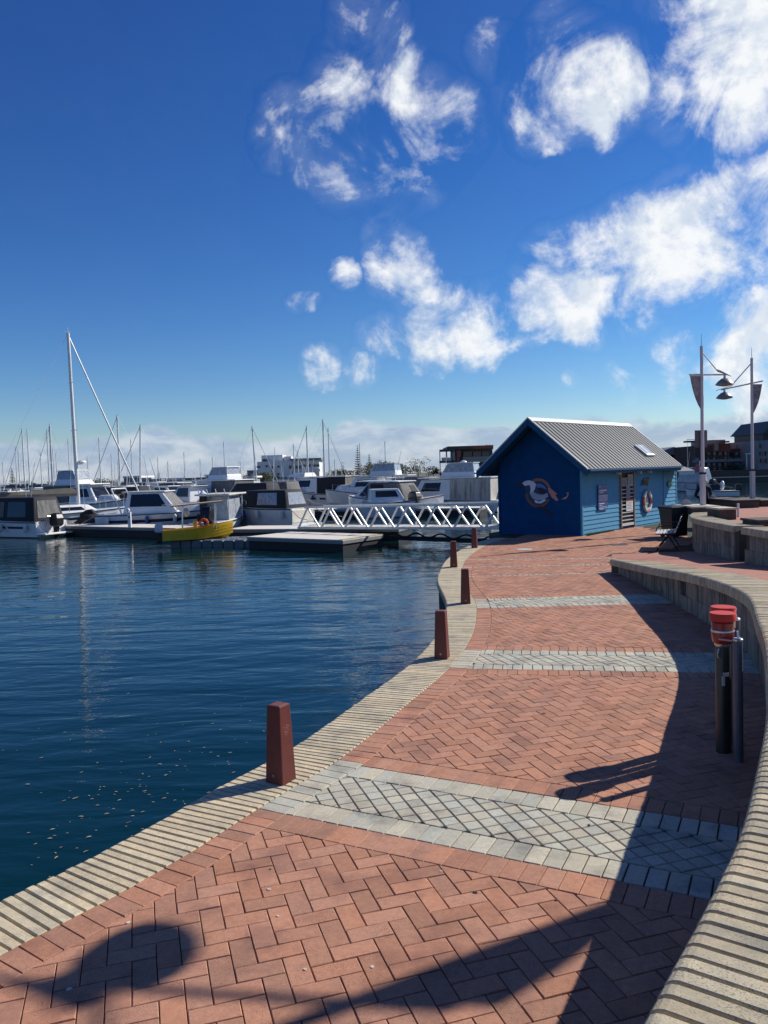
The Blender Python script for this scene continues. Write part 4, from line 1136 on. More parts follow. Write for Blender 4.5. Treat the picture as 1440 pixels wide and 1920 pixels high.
def cruiser(t, L_, B_, fs, fb, hullm=None, stripe=None, screen=None, detail=True):
    secs = make_hull(t, L_, B_, fs, fb, hullm or M_GEL, stripe, fine=1.1)
    w = B_ / 2 * .8
    tr = Trap(-L_ * .05, L_ * .38, w, w * .62, fs + .05, fb + .22, .9, 0, .35); obj('foredeck_cabin', tr.mesh(), M_GEL, t, True, bevel=.12, segs=3)
    c = Trap(-L_ * .3, L_ * .12, w * 1.02, w * .78, fs + .03, fs + 1.25, L_ * .13, .25); obj('cockpit_enclosure', c.mesh(), M_GEL, t, True, bevel=.10, segs=3)
    obj('side_window', c.panel('R', .12, .86, .35, .92), M_GLASS, t); obj('side_window', c.panel('L', .14, .92, .35, .92), M_GLASS, t)
    obj('windscreen', c.panel('F', .06, .94, .15, .94), screen or M_GLASS, t)
    mb = MB(); mb.slab([(c.t[0][0] - .3, -w * .85, fs + 1.26), (c.t[1][0] + .15, -w * .8, fs + 1.26), (c.t[1][0] + .15, w * .8, fs + 1.26), (c.t[0][0] - .3, w * .85, fs + 1.26)], (0, 0, 1), .06); obj('hardtop', mb, M_GEL, t, bevel=.02)
    dress(t, secs, 2, detail)
    if detail:
        rail(t, secs, 5, 9, .45)
        mb = MB(); mb.path([(-L_ * .3, -w, fs), (-L_ * .38, -w * .9, fs + 1.5), (-L_ * .38, w * .9, fs + 1.5), (-L_ * .3, w, fs)], .04); obj('radar_arch', mb, M_GEL, t)
        for u in (3, 4, 6):
            for sd in (0, 4):
                a, b = Vector(secs[u][sd]), Vector(secs[u][1 if sd == 0 else 3]); q = a.lerp(b, .45)
                mb = MB(); mb.ball(q, (.13, .02, .06), 8, 5); obj('porthole', mb, M_GLASS, t)
    return secs
def flybridge(t, L_, B_, fs, fb, can=M_CANB, hullm=None, fly=True, cur=True, stripe=None):
    secs = make_hull(t, L_, B_, fs, fb, hullm or M_GEL, stripe)
    w = B_ / 2 * .84
    h = Trap(-L_ * .12, L_ * .24, w, w * .8, fs + .05, fs + 1.55, .9, 0, .8); obj('saloon', h.mesh(), M_GEL, t, True, bevel=.10, segs=3)
    obj('side_window', h.panel('R', .3, .82, .45, .85), M_GLASS, t); obj('side_window', h.panel('L', .18, .7, .45, .85), M_GLASS, t); obj('windscreen', h.panel('F', .08, .92, .4, .9), M_GLASS, t)
    tr = Trap(L_ * .2, L_ * .42, w * .8, w * .45, fs + .2, fb + .35, .6, 0, .4); obj('foredeck_cabin', tr.mesh(), M_GEL, t, True, bevel=.12, segs=3)
    mb = MB(); mb.slab([(-L_ * .46, -w, fs + 1.58), (L_ * .16, -w * .85, fs + 1.62), (L_ * .16, w * .85, fs + 1.62), (-L_ * .46, w, fs + 1.58)], (0, 0, 1), .08); obj('hardtop', mb, M_GEL, t, bevel=.03)
    if cur:
        c = Trap(-L_ * .45, -L_ * .125, w * .96, w * .94, fs + .02, fs + 1.57); obj('cockpit_curtain', c.mesh(), can, t)
    if fly:
        fz = fs + 1.67
        f = Trap(-L_ * .32, -L_ * .02, w * .74, w * .66, fz, fz + .4, .3, .05); obj('flybridge', f.mesh(), M_GEL, t, bevel=.04)
        g = Trap(-L_ * .31, -L_ * .05, w * .66, w * .58, fz + .38, fz + .98, .35, .1); obj('flybridge_screen', g.mesh(), M_CLEAR, t)
        mb = MB(); mb.slab([(g.t[0][0] - .1, -w * .68, fz + .99), (g.t[1][0] + .05, -w * .66, fz + .99), (g.t[1][0] + .05, w * .66, fz + .99), (g.t[0][0] - .1, w * .68, fz + .99)], (0, 0, 1), .05); obj('flybridge_top', mb, M_GEL, t, bevel=.02)
        for i in range(4):
            mb = MB(); mb.path([g.b[i], g.t[i]], .025); obj('screen_post', mb, M_GEL, t)
    rail(t, secs, 6, 9, .5); dress(t, secs, 2)
    return secs
def yacht(t, L_, B_, mast, mx=.08, boomc=None, detail=True, r=.075, lean=0.0, stay=True, hullm=None, stripe=M_NAVY, jib=None):
    secs = make_hull(t, L_, B_, .95, 1.25, hullm or M_GEL, stripe, fine=.8, stern=.7)
    w = B_ / 2
    c = Trap(-L_ * .18, L_ * .22, w * .62, w * .5, .98, 1.5, .8, .2, .7); obj('coach_roof', c.mesh(), M_GEL, t, True, bevel=.10, segs=3)
    obj('cabin_window', c.panel('R', .1, .8, .35, .75), M_GLASS, t); obj('cabin_window', c.panel('L', .2, .9, .35, .75), M_GLASS, t)
    X = mx * L_; T = Vector((X - lean, 0, mast))
    mb = MB(); mb.tube((X, 0, 1.2), T, r, r * .75, 10); m_ = obj('mast', mb, M_ALU, t, True)
    for k, zf in enumerate((.45, .72) if mast > 9 else (.55,)):
        p = Vector((X, 0, 1.2)).lerp(T, zf)
        mb = MB(); mb.tube((p.x, -.55 + .12 * k, p.z), (p.x, .55 - .12 * k, p.z), .022, .022, 6); obj('spreader', mb, M_ALU, m_)
    mb = MB(); mb.path([T, T + Vector((.0, 0, .35))], .012, 5); mb.path([T + Vector((-.25, 0, .08)), T + Vector((.2, 0, .08))], .015, 5); obj('masthead_gear', mb, M_ALU, m_)
    b0 = Vector((X - .1, 0, 2.15)); b1 = Vector((-L_ * .42, 0, 2.2))
    mb = MB(); mb.tube(b0, b1, .06, .05, 8); obj('boom', mb, M_ALU, t, True)
    if boomc:
        mb = MB(); secs2 = []
        for i in range(8):
            u = i / 7; p = b0.lerp(b1, u); hh_ = .42 * (1 - .55 * u) * (1 + .08 * math.sin(7 * u)); ww = .17 * (1 - .4 * u)
            secs2.append([(p.x, -.07, p.z - .1), (p.x, -ww, p.z + .08), (p.x, -.05, p.z + hh_), (p.x, .05, p.z + hh_), (p.x, ww, p.z + .08), (p.x, .07, p.z - .1)])
        mb.loft(secs2); obj('sail_cover', mb, boomc, t, True)
    if stay:
        wr = .008 if detail else .011
        bow = Vector((L_ * .53, 0, 1.3)); st = Vector((-L_ * .5, 0, 1.0))
        mb = MB(); mb.tube(T - Vector((0, 0, .15)), bow, .045 if jib else wr, .06 if jib else wr, 6); obj('forestay', mb, jib or M_ALU, t)
        mb = MB(); mb.tube(T, st, wr, wr, 4); obj('backstay', mb, M_ALU, t)
        for sd in (-1, 1):
            mb = MB(); p = Vector((X, sd * .5, 1.2 + (mast - 1.2) * .45)); mb.path([T - Vector((0, 0, .3)), p, Vector((X - .1, sd * w * .92, 1.0))], wr, 4); obj('shroud', mb, M_ALU, t)
    if detail:
        rail(t, secs, 1, 9, .55)
    return secs

# --- the near row, one by one
t = boat('motor_boat', 'motor boat under a dark full-length canopy with a black outboard, beside the long dock', 'boat', 22, 44.5, 152)
canopy_boat(t, 6.2, 2.4, .85, 1.15, M_GEL, M_CANB, -3.0, 1.4, 1.35, [('R', .1, .45, .15, .85, M_CANG), ('B', .12, .88, .15, .85, M_CANG), ('L', .12, .42, .2, .82, M_CANG), ('L', .5, .85, .2, .82, M_GLASS)], eng=1, stripe=M_NAVY)
mb = MB(); mb.path([(-3.15, -.45, .5), (-3.35, -.45, 1.15), (-3.35, .45, 1.15), (-3.15, .45, .5)], .03); obj('engine_frame', mb, M_RAIL, t)
t = boat('sailing_yacht', 'white yacht with the tallest mast and a taupe cover along its boom', 'yacht', 114, 50, 40)
q = yacht(t, 10.2, 3.1, 12.4, .1, M_TAUPE, True, .125, .12, True, jib=M_ALU)
mb = MB(); mb.lathe([(.03, 0), (.28, .03), (.3, .1), (.24, .2), (.05, .24)], 16, (1.35, 0, 4.1)); obj('radar_dome', mb, M_GEL, t, True)
mb = MB(); mb.box((1.15, 0, 4.08), (.5, .06, .05)); obj('radar_bracket', mb, M_ALU, t)
c = Trap(-2.6, -.9, .95, .8, 1.3, 2.1, .5, .05); obj('spray_hood', c.mesh(), M_CLEAR, t)
mb = MB(); mb.slab([(-4.6, -1.1, 2.9), (-2.2, -1.1, 2.95), (-2.2, 1.1, 2.95), (-4.6, 1.1, 2.9)], (0, 0, 1), .06); obj('cockpit_awning', mb, M_GEL, t)
for y_ in (-1, 1):
    mb = MB(); mb.path([(-4.4, y_, 1.0), (-4.4, y_, 2.9)], .025); mb.path([(-2.4, y_, 1.0), (-2.4, y_, 2.9)], .025); obj('awning_frame', mb, M_RAIL, t)
t = boat('dinghy', 'small white open boat with a black covered outboard behind the long dock', 'boat', 190, 45.6, 8)
make_hull(t, 4.0, 1.6, .5, .85, M_GEL)
outboard(t, -1.2, .1, .7, 1.35, M_CANB, 1.1)
mb = MB(); mb.ball((-.7, 0, .75), (.75, .5, .38), 12, 8); obj('engine_cover', mb, M_CANB, t, True)
t = boat('sports_cruiser', 'silver-white sports cruiser with dark screen and grey foredeck, bow towards the yellow boat', 'boat', 316, 45.0, -6)
q = cruiser(t, 7.9, 2.6, 1.0, 1.3, M_GELG, M_NAVY, M_CANG)
t = boat('console_boat', 'centre console boat with cream hard top and clear curtains by the dark pile', 'boat', 414, 43.6, 78)
make_hull(t, 5.0, 2.0, .6, .95, M_GEL)
c = Trap(-.9, .9, .75, .7, .65, 1.95); obj('clear_curtain', c.mesh(), M_CLEAR, t)
c2 = Trap(-.35, .35, .35, .3, .65, 1.5); obj('console', c2.mesh(), M_GEL, t)
mb = MB(); mb.slab([(-1.3, -1.0, 2.0), (1.3, -.95, 2.02), (1.3, .95, 2.02), (-1.3, 1.0, 2.0)], (0, 0, 1), .09); obj('hard_top', mb, M_CREAM, t, bevel=.03)
for x in (-.95, .95):
    for y_ in (-.8, .8):
        mb = MB(); mb.path([(x, y_, .6), (x, y_, 2.0)], .03); obj('top_post', mb, M_ALU, t)
for k in range(4):
    mb = MB(); mb.tube((-1.2, -.75 + k * .5, 2.05), (-1.35, -.75 + k * .5, 2.35), .03, .03, 6); obj('rod_holder', mb, M_GEL, t)
outboard(t, -2.75, -.35, .6, 1.35, M_COWL, .35)
t = boat('motor_boat', 'white motor boat with black canopy and pale clear rear window', 'boat', 495, 45.5, 146)
canopy_boat(t, 5.6, 2.35, 1.12, 1.3, M_GELG, M_CANB, -2.5, .9, 1.05, [('R', .08, .5, .2, .85, M_GLASS), ('B', .12, .88, .2, .85, M_CLEAR), ('L', .35, .8, .2, .85, M_CLEAR)], eng=0)
mb = MB(); mb.box((-2.83, 0, .72), (.06, 1.95, .7)); obj('transom_panel', mb, M_CREAM, t, bevel=.02)
t = boat('flybridge_cruiser', 'white hardtop cruiser with navy cockpit curtains and dark hull bottom', 'boat', 588, 74, 152)
flybridge(t, 9.2, 3.1, 1.1, 1.6, M_CANB, M_GEL, False, True, M_NAVY)
c = Trap(-4.16, -4.1, 1.22, 1.2, 1.14, 2.62); obj('stern_curtain', c.mesh(), M_CANG, t)
c = Trap(.3, 2.4, 1.1, .8, 2.76, 3.15, .8, .1); obj('upper_cabin', c.mesh(), M_GEL, t, bevel=.05)
outboard(t, -5.0, .45, .8, 1.9); outboard(t, -5.0, -.5, .8, 1.9)
t = boat('motor_boat', 'white motor boat with sloping grey canvas and a script name across its stern', 'boat', 715, 55, 140)
canopy_boat(t, 6.2, 2.6, 1.08, 1.4, M_GEL, M_CANG, -2.95, .6, 1.2, [('L', .1, .5, .08, .9, M_CANB), ('B', .55, .85, .3, .8, M_CANB)], eng=0, rk=.75)
mb = MB(); mb.slab([(-2.3, -1.0, 2.3), (1.6, -.95, 2.36), (1.6, .95, 2.36), (-2.3, 1.0, 2.3)], (0, 0, 1), .07); obj('hard_top', mb, M_GEL, t, bevel=.03)
mb = MB(); mb.path([(-3.13, -.5 + i * .1, .62 + .05 * math.sin(i * 2.1)) for i in range(11)], .016, 5); obj('stern_name', mb, M_BLUEC, t)
outboard(t, -3.5, .85, .75, 1.4)
t = boat('flybridge_cruiser', 'white flybridge cruiser with clear upper screens behind the grey canvas boat', 'boat', 694, 70, 160)
flybridge(t, 8.5, 3.0, 1.05, 1.6, M_CANB, M_GEL, True, False)
t = boat('flybridge_cruiser', 'large white cruiser with pale cockpit curtain hanging by the gangway', 'boat', 826, 57, 158)
flybridge(t, 8.8, 2.9, .8, 1.4, M_CANL, M_GEL, True, True)
mb = MB(); mb.ball((-1.6, -.5, 3.55), (.25, .25, .12), 12, 6); obj('radar_dome', mb, M_GEL, t, True)
t = boat('motor_boat', 'grey hulled boat with its pointed bow lying under the large white cruiser', 'boat', 752, 52.5, 8)
make_hull(t, 5.6, 2.2, .95, 1.35, M_GELG); 
c = Trap(-2.2, .2, .85, .6, 1.0, 1.9, .5, .1); obj('cabin', c.mesh(), M_GEL, t, bevel=.05); obj('side_window', c.panel('R', .15, .85, .4, .85), M_GLASS, t)
t = boat('motor_boat', 'small white boat under a beige canopy close to the blue shed', 'boat', 922, 58, 160)
canopy_boat(t, 5.4, 2.4, 1.0, 1.25, M_GEL, M_BEIGE, -2.5, .8, 1.05, [('B', .1, .9, .1, .9, M_BEIGE), ('R', .1, .9, .15, .85, M_CANL)], eng=1, cowl=M_COWLW)
t = boat('inflatable_tender', 'dark grey inflatable tender carried above the beige canopy boat', 'boat', 918, 61, 175)
mb = MB(); mb.path([(-1.3, -.5, 2.45), (.7, -.5, 2.5), (1.3, 0, 2.65), (.7, .5, 2.5), (-1.3, .5, 2.45)], .24, 10); obj('tube', mb, M_CANG, t, True)
mb = MB(); mb.box((-.3, 0, 2.35), (2.0, .8, .1)); obj('floor', mb, M_PIPE, t)
mb = MB()
for x in (-1, .8): mb.tube((x, -.3, 0), (x, -.3, 2.35), .04); mb.tube((x, .3, 0), (x, .3, 2.35), .04)
obj('cradle', mb, M_RAIL, t, kind='stuff')
# yellow boat on the floating cubes
ya = P(312, 1000, 34.5)
t = thing('yellow_dinghy', 'yellow clinker work boat with orange ring and white outboards on the floating cubes', 'boat', (P(366, 900, 34.3).x, 34.4, -.46), rad(16))
M_YEL = mat('yellow_boat_paint', (.76, .45, .015), .4, col2=(.68, .39, .012), scale=3)
secs = hull_sections(3.0, 1.25, .48, .78, keel=.02)
for k in range(4):
    mb = MB()
    for side, nb in ((0, 1), (4, 3)):
        rows = []
        for s_ in secs:
            a, b = Vector(s_[side]), Vector(s_[nb]); o_ = Vector((0, (-.012 if side == 0 else .012), 0))
            rows.append([a.lerp(b, k / 4) + o_ * .3, a.lerp(b, (k + 1.06) / 4) + o_ * 1.6, a.lerp(b, (k + 1.06) / 4) - o_ * 1.5, a.lerp(b, k / 4) - o_ * 2])
        mb.loft(rows)
    obj('strake', mb, M_YEL, t, kind='stuff')
mb = MB(); mb.loft([[(s_[1][0], s_[1][1] * .97, s_[1][2] + .03), s_[2], (s_[3][0], s_[3][1] * .97, s_[3][2] + .03)] for s_ in secs]); obj('bottom', mb, M_YEL, t)
mb = MB(); s_ = secs[0]; mb.slab([s_[0], s_[1], s_[2], s_[3], s_[4]], (1, 0, 0), .04); obj('transom', mb, M_YEL, t)
for k in range(2): outboard(t, -1.62, -.2 + k * .42, .38, .62, M_COWLW)
mb = MB()
for a in range(12):
    a0, a1 = a * PI / 6, (a + 1) * PI / 6
    mb.tube((.25 + .17 * math.cos(a0), -.2, .72 + .17 * math.sin(a0)), (.25 + .17 * math.cos(a1), -.2, .72 + .17 * math.sin(a1)), .055, .055, 8)
obj('orange_ring', mb, mat('safety_orange', (.72, .12, .03), .5), t, True)
mb = MB(); mb.box((-.1, 0, .62), (.16, .25, .5)); obj('yellow_console', mb, M_YEL, t, bevel=.02)
mb = MB(); mb.box((.15, .1, .95), (.3, .22, .3)); obj('instrument_box', mb, M_CANB, t, bevel=.02)
for x in (-.65, .75):
    for y_ in (-.42, .42):
        mb = MB(); mb.path([(x, y_, .45), (x + .05, y_ * .9, 1.55)], .02); obj('frame_post', mb, M_RAIL, t)
mb = MB(); mb.slab([(-1.1, -.5, 1.48), (1.1, -.5, 1.62), (1.1, .5, 1.62), (-1.1, .5, 1.48)], (0, 0, 1), .05); obj('bimini_top', mb, M_BEIGE, t)
mb = MB(); mb.ball((-.45, .25, 1.2), (.14, .12, .2), 8, 6); obj('white_fender', mb, M_GEL, t, True)
# --- rear rows
def rear(px, D, head, kind, label, L_=7.5, grp='cruisers in the rear berths'):
    t = boat('cabin_cruiser', label, 'boat', px, D, head, grp)
    if kind == 0: cruiser(t, L_, 2.7, 1.05, 1.45, detail=False)
    elif kind == 1: flybridge(t, L_ * 1.1, 2.9, 1.1, 1.6, M_CANG, fly=True)
    elif kind == 2: flybridge(t, L_, 2.6, .95, 1.4, M_CANG, fly=False)
    else: canopy_boat(t, L_ * .85, 2.5, 1.0, 1.35, M_GEL, M_CANB if kind == 3 else M_CANG, -L_ * .4, .6, 1.45, [('R', .1, .6, .2, .85, M_GLASS)], eng=0)
rl = ['white cruiser with dark windows berthed in the crowded rear rows', 'white flybridge cruiser with clear upper screen in the crowded rear rows', 'white hardtop cruiser with grey cockpit curtains in the crowded rear rows', 'white boat under black canvas in the crowded rear rows', 'white boat under grey canvas in the crowded rear rows']
random.seed(21)
specs = []
for px, D, k in [(8, 62, 2), (70, 72, 0), (165, 58, 1), (205, 62, 3), (240, 60, 3), (268, 66, 2), (300, 76, 2), (325, 68, 0), (348, 64, 0), (375, 72, 1), (398, 66, 1), (418, 80, 2), (440, 70, 1), (462, 62, 3), (505, 66, 4), (540, 74, 4), (560, 84, 0), (130, 84, 2), (225, 90, 1), (290, 96, 2), (335, 92, 1), (360, 100, 2), (610, 80, 2), (640, 76, 0), (740, 84, 0), (775, 78, 4), (55, 95, 2), (100, 100, 0), (180, 105, 1), (400, 108, 2), (150, 66, 0), (215, 74, 0), (255, 80, 0), (312, 84, 0), (380, 86, 0), (455, 90, 0), (480, 78, 0), (520, 88, 0), (345, 74, 3), (410, 96, 0), (590, 92, 0), (705, 92, 0)]:
    k = {1: 0, 2: 0 if int(D) % 4 else 2}.get(k, k) if px not in (165, 398) else k
    rear(px, D, random.choice((160, 152, 148, 156, 145, 140, -22, -30)), k, rl[k], random.uniform(5.2, 7.2))
t = boat('motor_boat', 'small boat with a bright blue cover far along the left berths', 'boat', 14, 66, 10)
make_hull(t, 6, 2.3, .9, 1.2, M_GEL)
c = Trap(-2.6, .8, 1.0, .8, .95, 1.6, .4, .1); obj('boat_cover', c.mesh(), M_BLUEC, t, bevel=.1)
masts = [(30.5, 846, 0), (44, 806, 0), (51, 804, 0), (61, 829, 0), (81, 808, 0), (87.5, 797, 0), (102.5, 801, 0), (122, 824, 0), (180.5, 822, 0), (232, 779.5, 1), (252, 825, 0), (267.5, 797.5, 1), (217.5, 865, 0), (341, 849, 0), (426, 829, 0), (471.6, 801, 1), (545.6, 833, 0), (582.7, 800, 1), (597.8, 788, 1), (609, 804, 0), (670, 832, 0), (727, 828, 0), (138, 845, 0), (160, 858, 0), (9, 868, 0), (36, 838, 0), (72, 848, 0), (94, 842, 0), (111, 850, 0), (205, 852, 0), (292, 858, 0), (312, 866, 0), (372, 862, 0), (395, 858, 0), (448, 866, 0), (516, 860, 0), (563, 846, 0), (631, 862, 0)]
mlab = {232: 'yacht with tall bare mast behind the silver-white sports cruiser', 267.5: 'yacht with a strongly raked mast behind the silver-white sports cruiser', 471.6: 'yacht with raked pale mast in front of the white building', 582.7: 'yacht with a thick pale mast beside the white building', 597.8: 'yacht with the tallest mast to the side of the white building', 727: 'yacht with slim dark mast near the bare tree'}
for px, ty, big in masts:
    y0 = 885 + (720 - px) * math.tan(rad(1.7)); Hm = random.uniform(10.6, 12.6) if ty < 840 else random.uniform(9, 10.5)
    D = (Hm - 3.0) * F_PX / (y0 - ty); D = min(max(D, 58), 190); Hm = 3.0 + (y0 - ty) * D / F_PX
    top = P(px, ty, D)
    bx_ = px + (y0 - ty) * .028
    lab = mlab.get(px, 'yacht of the rear rows showing its bare mast above the motor boats')
    t = boat('sailing_yacht', lab, 'yacht', bx_, D, random.choice((170, 188, 12, -10, 25)), 'yachts in the rear berths')
    yacht(t, min(10, Hm * .78), 2.9, Hm, .08, random.choice((None, M_TAUPE, M_BLUEC if px < 60 else M_CANG)), False,   .15 if big else .12, .0, True, jib=M_ALU if big or px in (51, 102.5, 545.6) else None)
    if px in (267.5, 471.6): t.rotation_euler.y = rad(-2.5)
# boats behind the shed
t = boat('cabin_cruiser', 'grey and white cruiser with clear covers moored behind the blue shed', 'boat', 1290, 84, 118)
canopy_boat(t, 5.5, 2.3, .9, 1.2, M_GELG, M_CLEAR, -2.4, .6, 1.6, [('R', .1, .45, .1, .9, M_GELG), ('B', .3, .6, .1, .9, M_GEL)], eng=1)
t = boat('motor_boat', 'tiny white runabout on the open water behind the lamp post', 'boat', 1334, 68, 175)
make_hull(t, 4.2, 1.7, .5, .8, M_GEL); c = Trap(-.6, .7, .5, .4, .5, 1.1, .5, .1); obj('windscreen', c.mesh(), M_GLASS, t); outboard(t, -2.2, 0, .5, .9)
mb = MB(); mb.ball((-.9, 0, 1.0), (.2, .25, .4), 8, 6); obj('white_seat', mb, M_GEL, t, True)

# ------------------------------------------------------------------ docks, gangway, piles
M_DKTOP = mat('pale_dock_planks', (.74, .68, .58), .8, col2=(.64, .59, .51), scale=4)
M_DKSIDE = mat('dark_dock_float', (.008, .010, .015), .7, col2=(.012, .014, .02), scale=3)
M_DKEDGE = mat('weathered_dock_edge', (.22, .23, .24), .7)
M_YSTR = mat('yellow_edge_paint', (.55, .40, .12), .7)
def dock(label, A, B_, depth, top, yellow=False, low=-1.1, planks=True, back=None):
    A, B_ = Vector((A.x, A.y, 0)), Vector((B_.x, B_.y, 0)); d = B_ - A; L_ = d.length; t = thing('floating_dock', label, 'dock', (A.x, A.y, 0), math.atan2(d.y, d.x))
    mb = MB(); mb.box((L_ / 2, depth / 2, (top - .16 + low) / 2), (L_ - .1, depth - .1, top - .16 - low)); obj('float', mb, M_DKSIDE, t)
    mb = MB(); mb.box((L_ / 2, depth / 2, top - .11), (L_, depth, .12)); obj('frame', mb, M_DKEDGE, t)
    n = int(L_ / .3) if planks else 1
    for i in range(n):
        mb = MB(); mb.box(((i + .5) * L_ / n, depth / 2, top - .025), (L_ / n - .012, depth + .03, .045)); obj('plank', mb, M_DKTOP, t)
    if yellow:
        mb = MB(); mb.box((L_ - .09, depth / 2, top + .0025), (.18, depth - .02, .006)); obj('yellow_edge', mb, M_YSTR, t)
    return t
dock('long dark floating dock with pale deck in front of the silver-white cruiser', G(96, 985, -.2), G(330, 990, -.2), 2.0, -.2)
A, B_, Cc = G(463, 1006, -.26), G(643, 1012, -.26), G(717, 1000.5, -.26)
dock('short floating dock with a yellow edge lying nearest the quay', A, B_, (Cc - B_).length * .93, -.26, True)
dock('floating dock with yellow patch at the foot of the truss gangway', G(425, 992, -.2), G(748, 990, -.2), 2.2, -.2)
dock('far walkway dock among the motor boats', G(-60, 962, -.2), G(900, 952, -.2), 2.0, -.2, planks=False)
mb = MB(); q = G(610, 984, -.19); mb.box((q.x, q.y, -.195), (1.6, .9, .012)); tag(obj('yellow_mat', mb, M_YSTR), 'yellow mat on the dock at the foot of the gangway', 'mat')
# floating cubes
t = thing('cube_pontoon', 'pontoon of grey floating cubes carrying the yellow boat', 'pontoon', (G(318, 1016, -.5).x, G(318, 1016, -.5).y, 0), rad(-14))
M_CUBE = mat('grey_float_cube', (.13, .15, .17), .6, col2=(.1, .115, .135), scale=6)
cube = None
for i in range(8):
    for j in range(4):
        if cube is None:
            mb = MB(); mb.box((0, 0, 0), (.47, .47, .4)); cube = obj('float_cube', mb, M_CUBE, t, bevel=.05); o = cube
        else:
            o = cube.copy(); C.objects.link(o); o.parent = t
        o.location = (i * .5 + .25, j * .5 + .25, -.65 + random.uniform(-.01, .01))
mb = MB(); mb.box((2, 1, -.7), (3.9, 1.9, .2)); obj('coupling', mb, M_DKSIDE, t)
# gangway
GA, GB = Vector((-3.5, 36.0, -.2)), Vector((5.2, 29.0, .02))
d = GB - GA; gl = math.hypot(d.x, d.y)
t = thing('gangway', 'pale alloy truss gangway running from the blue shed to the docks', 'gangway', GA, math.atan2(d.y, d.x))
slope_g = d.z / gl
for side, y_ in (('near', -.62), ('far', .62)):
    mb = MB(); mb.loft([[(x, y_ - .05, slope_g * x + z0), (x, y_ + .05, slope_g * x + z0), (x, y_ + .05, slope_g * x + z0 + .1), (x, y_ - .05, slope_g * x + z0 + .1)] for x in (.0, gl) for z0 in (.0,)]); obj('bottom_chord', mb, M_ALU, t)
    mb = MB(); mb.loft([[(x, y_ - .045, slope_g * x + .92), (x, y_ + .045, slope_g * x + .92), (x, y_ + .045, slope_g * x + 1.0), (x, y_ - .045, slope_g * x + 1.0)] for x in (.45, gl)]); obj('top_rail', mb, M_ALU, t)
    n = 8; pw = gl / n
    for i in range(n):
        for a, b in (((i) * pw + .05, (i + .45) * pw), ((i + .95) * pw, (i + .45) * pw)):
            mb = MB(); za, zb = slope_g * a + .06, slope_g * b + .95
            mb.loft([[(x + dx, y_ + dy, z) for dx, dy in ((-.045, -.025), (.045, -.025), (.045, .025), (-.045, .025))] for x, z in ((a, za), (b, zb))]); obj('diagonal', mb, M_ALU, t)
n = int(gl / .35)
for i in range(n):
    x = (i + .5) * gl / n; mb = MB(); mb.box((x, 0, slope_g * x + .07), (gl / n - .015, 1.12, .04)); obj('deck_plank', mb, M_DKTOP, t)
mb = MB(); mb.box((gl * .72, -.2, -.28), (gl * .56, .3, .16)); obj('service_beam', mb, M_DKSIDE, t)
mb = MB(); mb.path([(gl * (.45 + .55 * i / 36), -.5, -.12 + .09 * math.sin(i * .9)) for i in range(37)], .035, 6); obj('service_hose', mb, M_COWL, t, True)
def pile(px, top_y, D, label, r=.18):
    p = P(px, top_y, D); t = thing('mooring_pile', label, 'pile', (p.x, D, WATER_Z))
    h = p.z - WATER_Z
    mb = MB(); mb.lathe([(r, -1), (r, h - .3)], 14); obj('post', mb, M_CANB, t, True)
    mb = MB(); mb.lathe([(r * 1.12, h - .32), (r * 1.12, h - .22), (.02, h)], 14); obj('cone_cap', mb, M_GEL, t, True)
pile(380, 919, 42.5, 'black mooring pile with white cone cap beside the yellow boat', .2)
lp = P(240, 987, 39.8)
t = thing('dock_light', 'white service post with a lamp on the edge of the long dock', 'dock light', (lp.x, lp.y + .3, -.2))
mb = MB(); mb.box((0, 0, .4), (.16, .16, .8)); obj('pedestal', mb, M_GEL, t, bevel=.02)
mb = MB(); mb.ball((-.05, 0, .9), (.09, .09, .1), 10, 6); obj('lamp', mb, M_GEL, t, True)
mb = MB(); mb.box((0, -.084, .55), (.07, .01, .09)); obj('socket', mb, M_COWL, t)

# ------------------------------------------------------------------ floating leaves
M_LEAF = mat('pale_floating_leaf', (.46, .37, .23), .7, col2=(.24, .16, .09), scale=14)
random.seed(5)
leafm = []
for k in range(5):
    mb = MB(); L_ = random.uniform(.035, .06); w_ = L_ * random.uniform(.09, .17); n = 6
    a = [(L_ * (i / n - .5), w_ * math.sin(PI * i / n) ** .8, .003 + .004 * math.sin(PI * i / n)) for i in range(n + 1)]
    b = [(x, -y_, z_) for x, y_, z_ in a[1:-1]]
    mb.loft([a[:], [a[0]] + b + [a[-1]]], closed=False)
    me = bpy.data.meshes.new('floating_leaf'); me.from_pydata(mb.v, [], mb.f); me.materials.append(M_LEAF); leafm.append(me)
cl_ = [(120, 1600, 60, 26), (200, 1540, 60, 30), (280, 1480, 50, 34), (330, 1420, 70, 24), (240, 1350, 120, 22), (400, 1370, 60, 16), (150, 1450, 120, 22), (60, 1400, 60, 8), (420, 1430, 50, 8)]
for cx0, cy0, sp, n in cl_:
    for k in range(n):
        px, py = random.gauss(cx0, sp), random.gauss(cy0, sp * .55)
        p = G(px, py, WATER_Z + .002)
        if px < -5 or p.x > -.2 or random.random() < .25: continue
        i = min(range(0, len(inner), 5), key=lambda q: (inner[q] - p).length); out = (p - inner[i]).dot(in_n[i])
        if out < COPW + .06: continue
        o = bpy.data.objects.new('floating_leaf', random.choice(leafm)); C.objects.link(o); o.location = p; o.rotation_euler = (0, 0, random.gauss(.4, .6)); s_ = random.uniform(.35, .95); o.scale = (s_, s_, s_)
        tag(o, 'small pale leaf floating on the dark water near the quay', 'leaf', 'leaves floating near the quay')

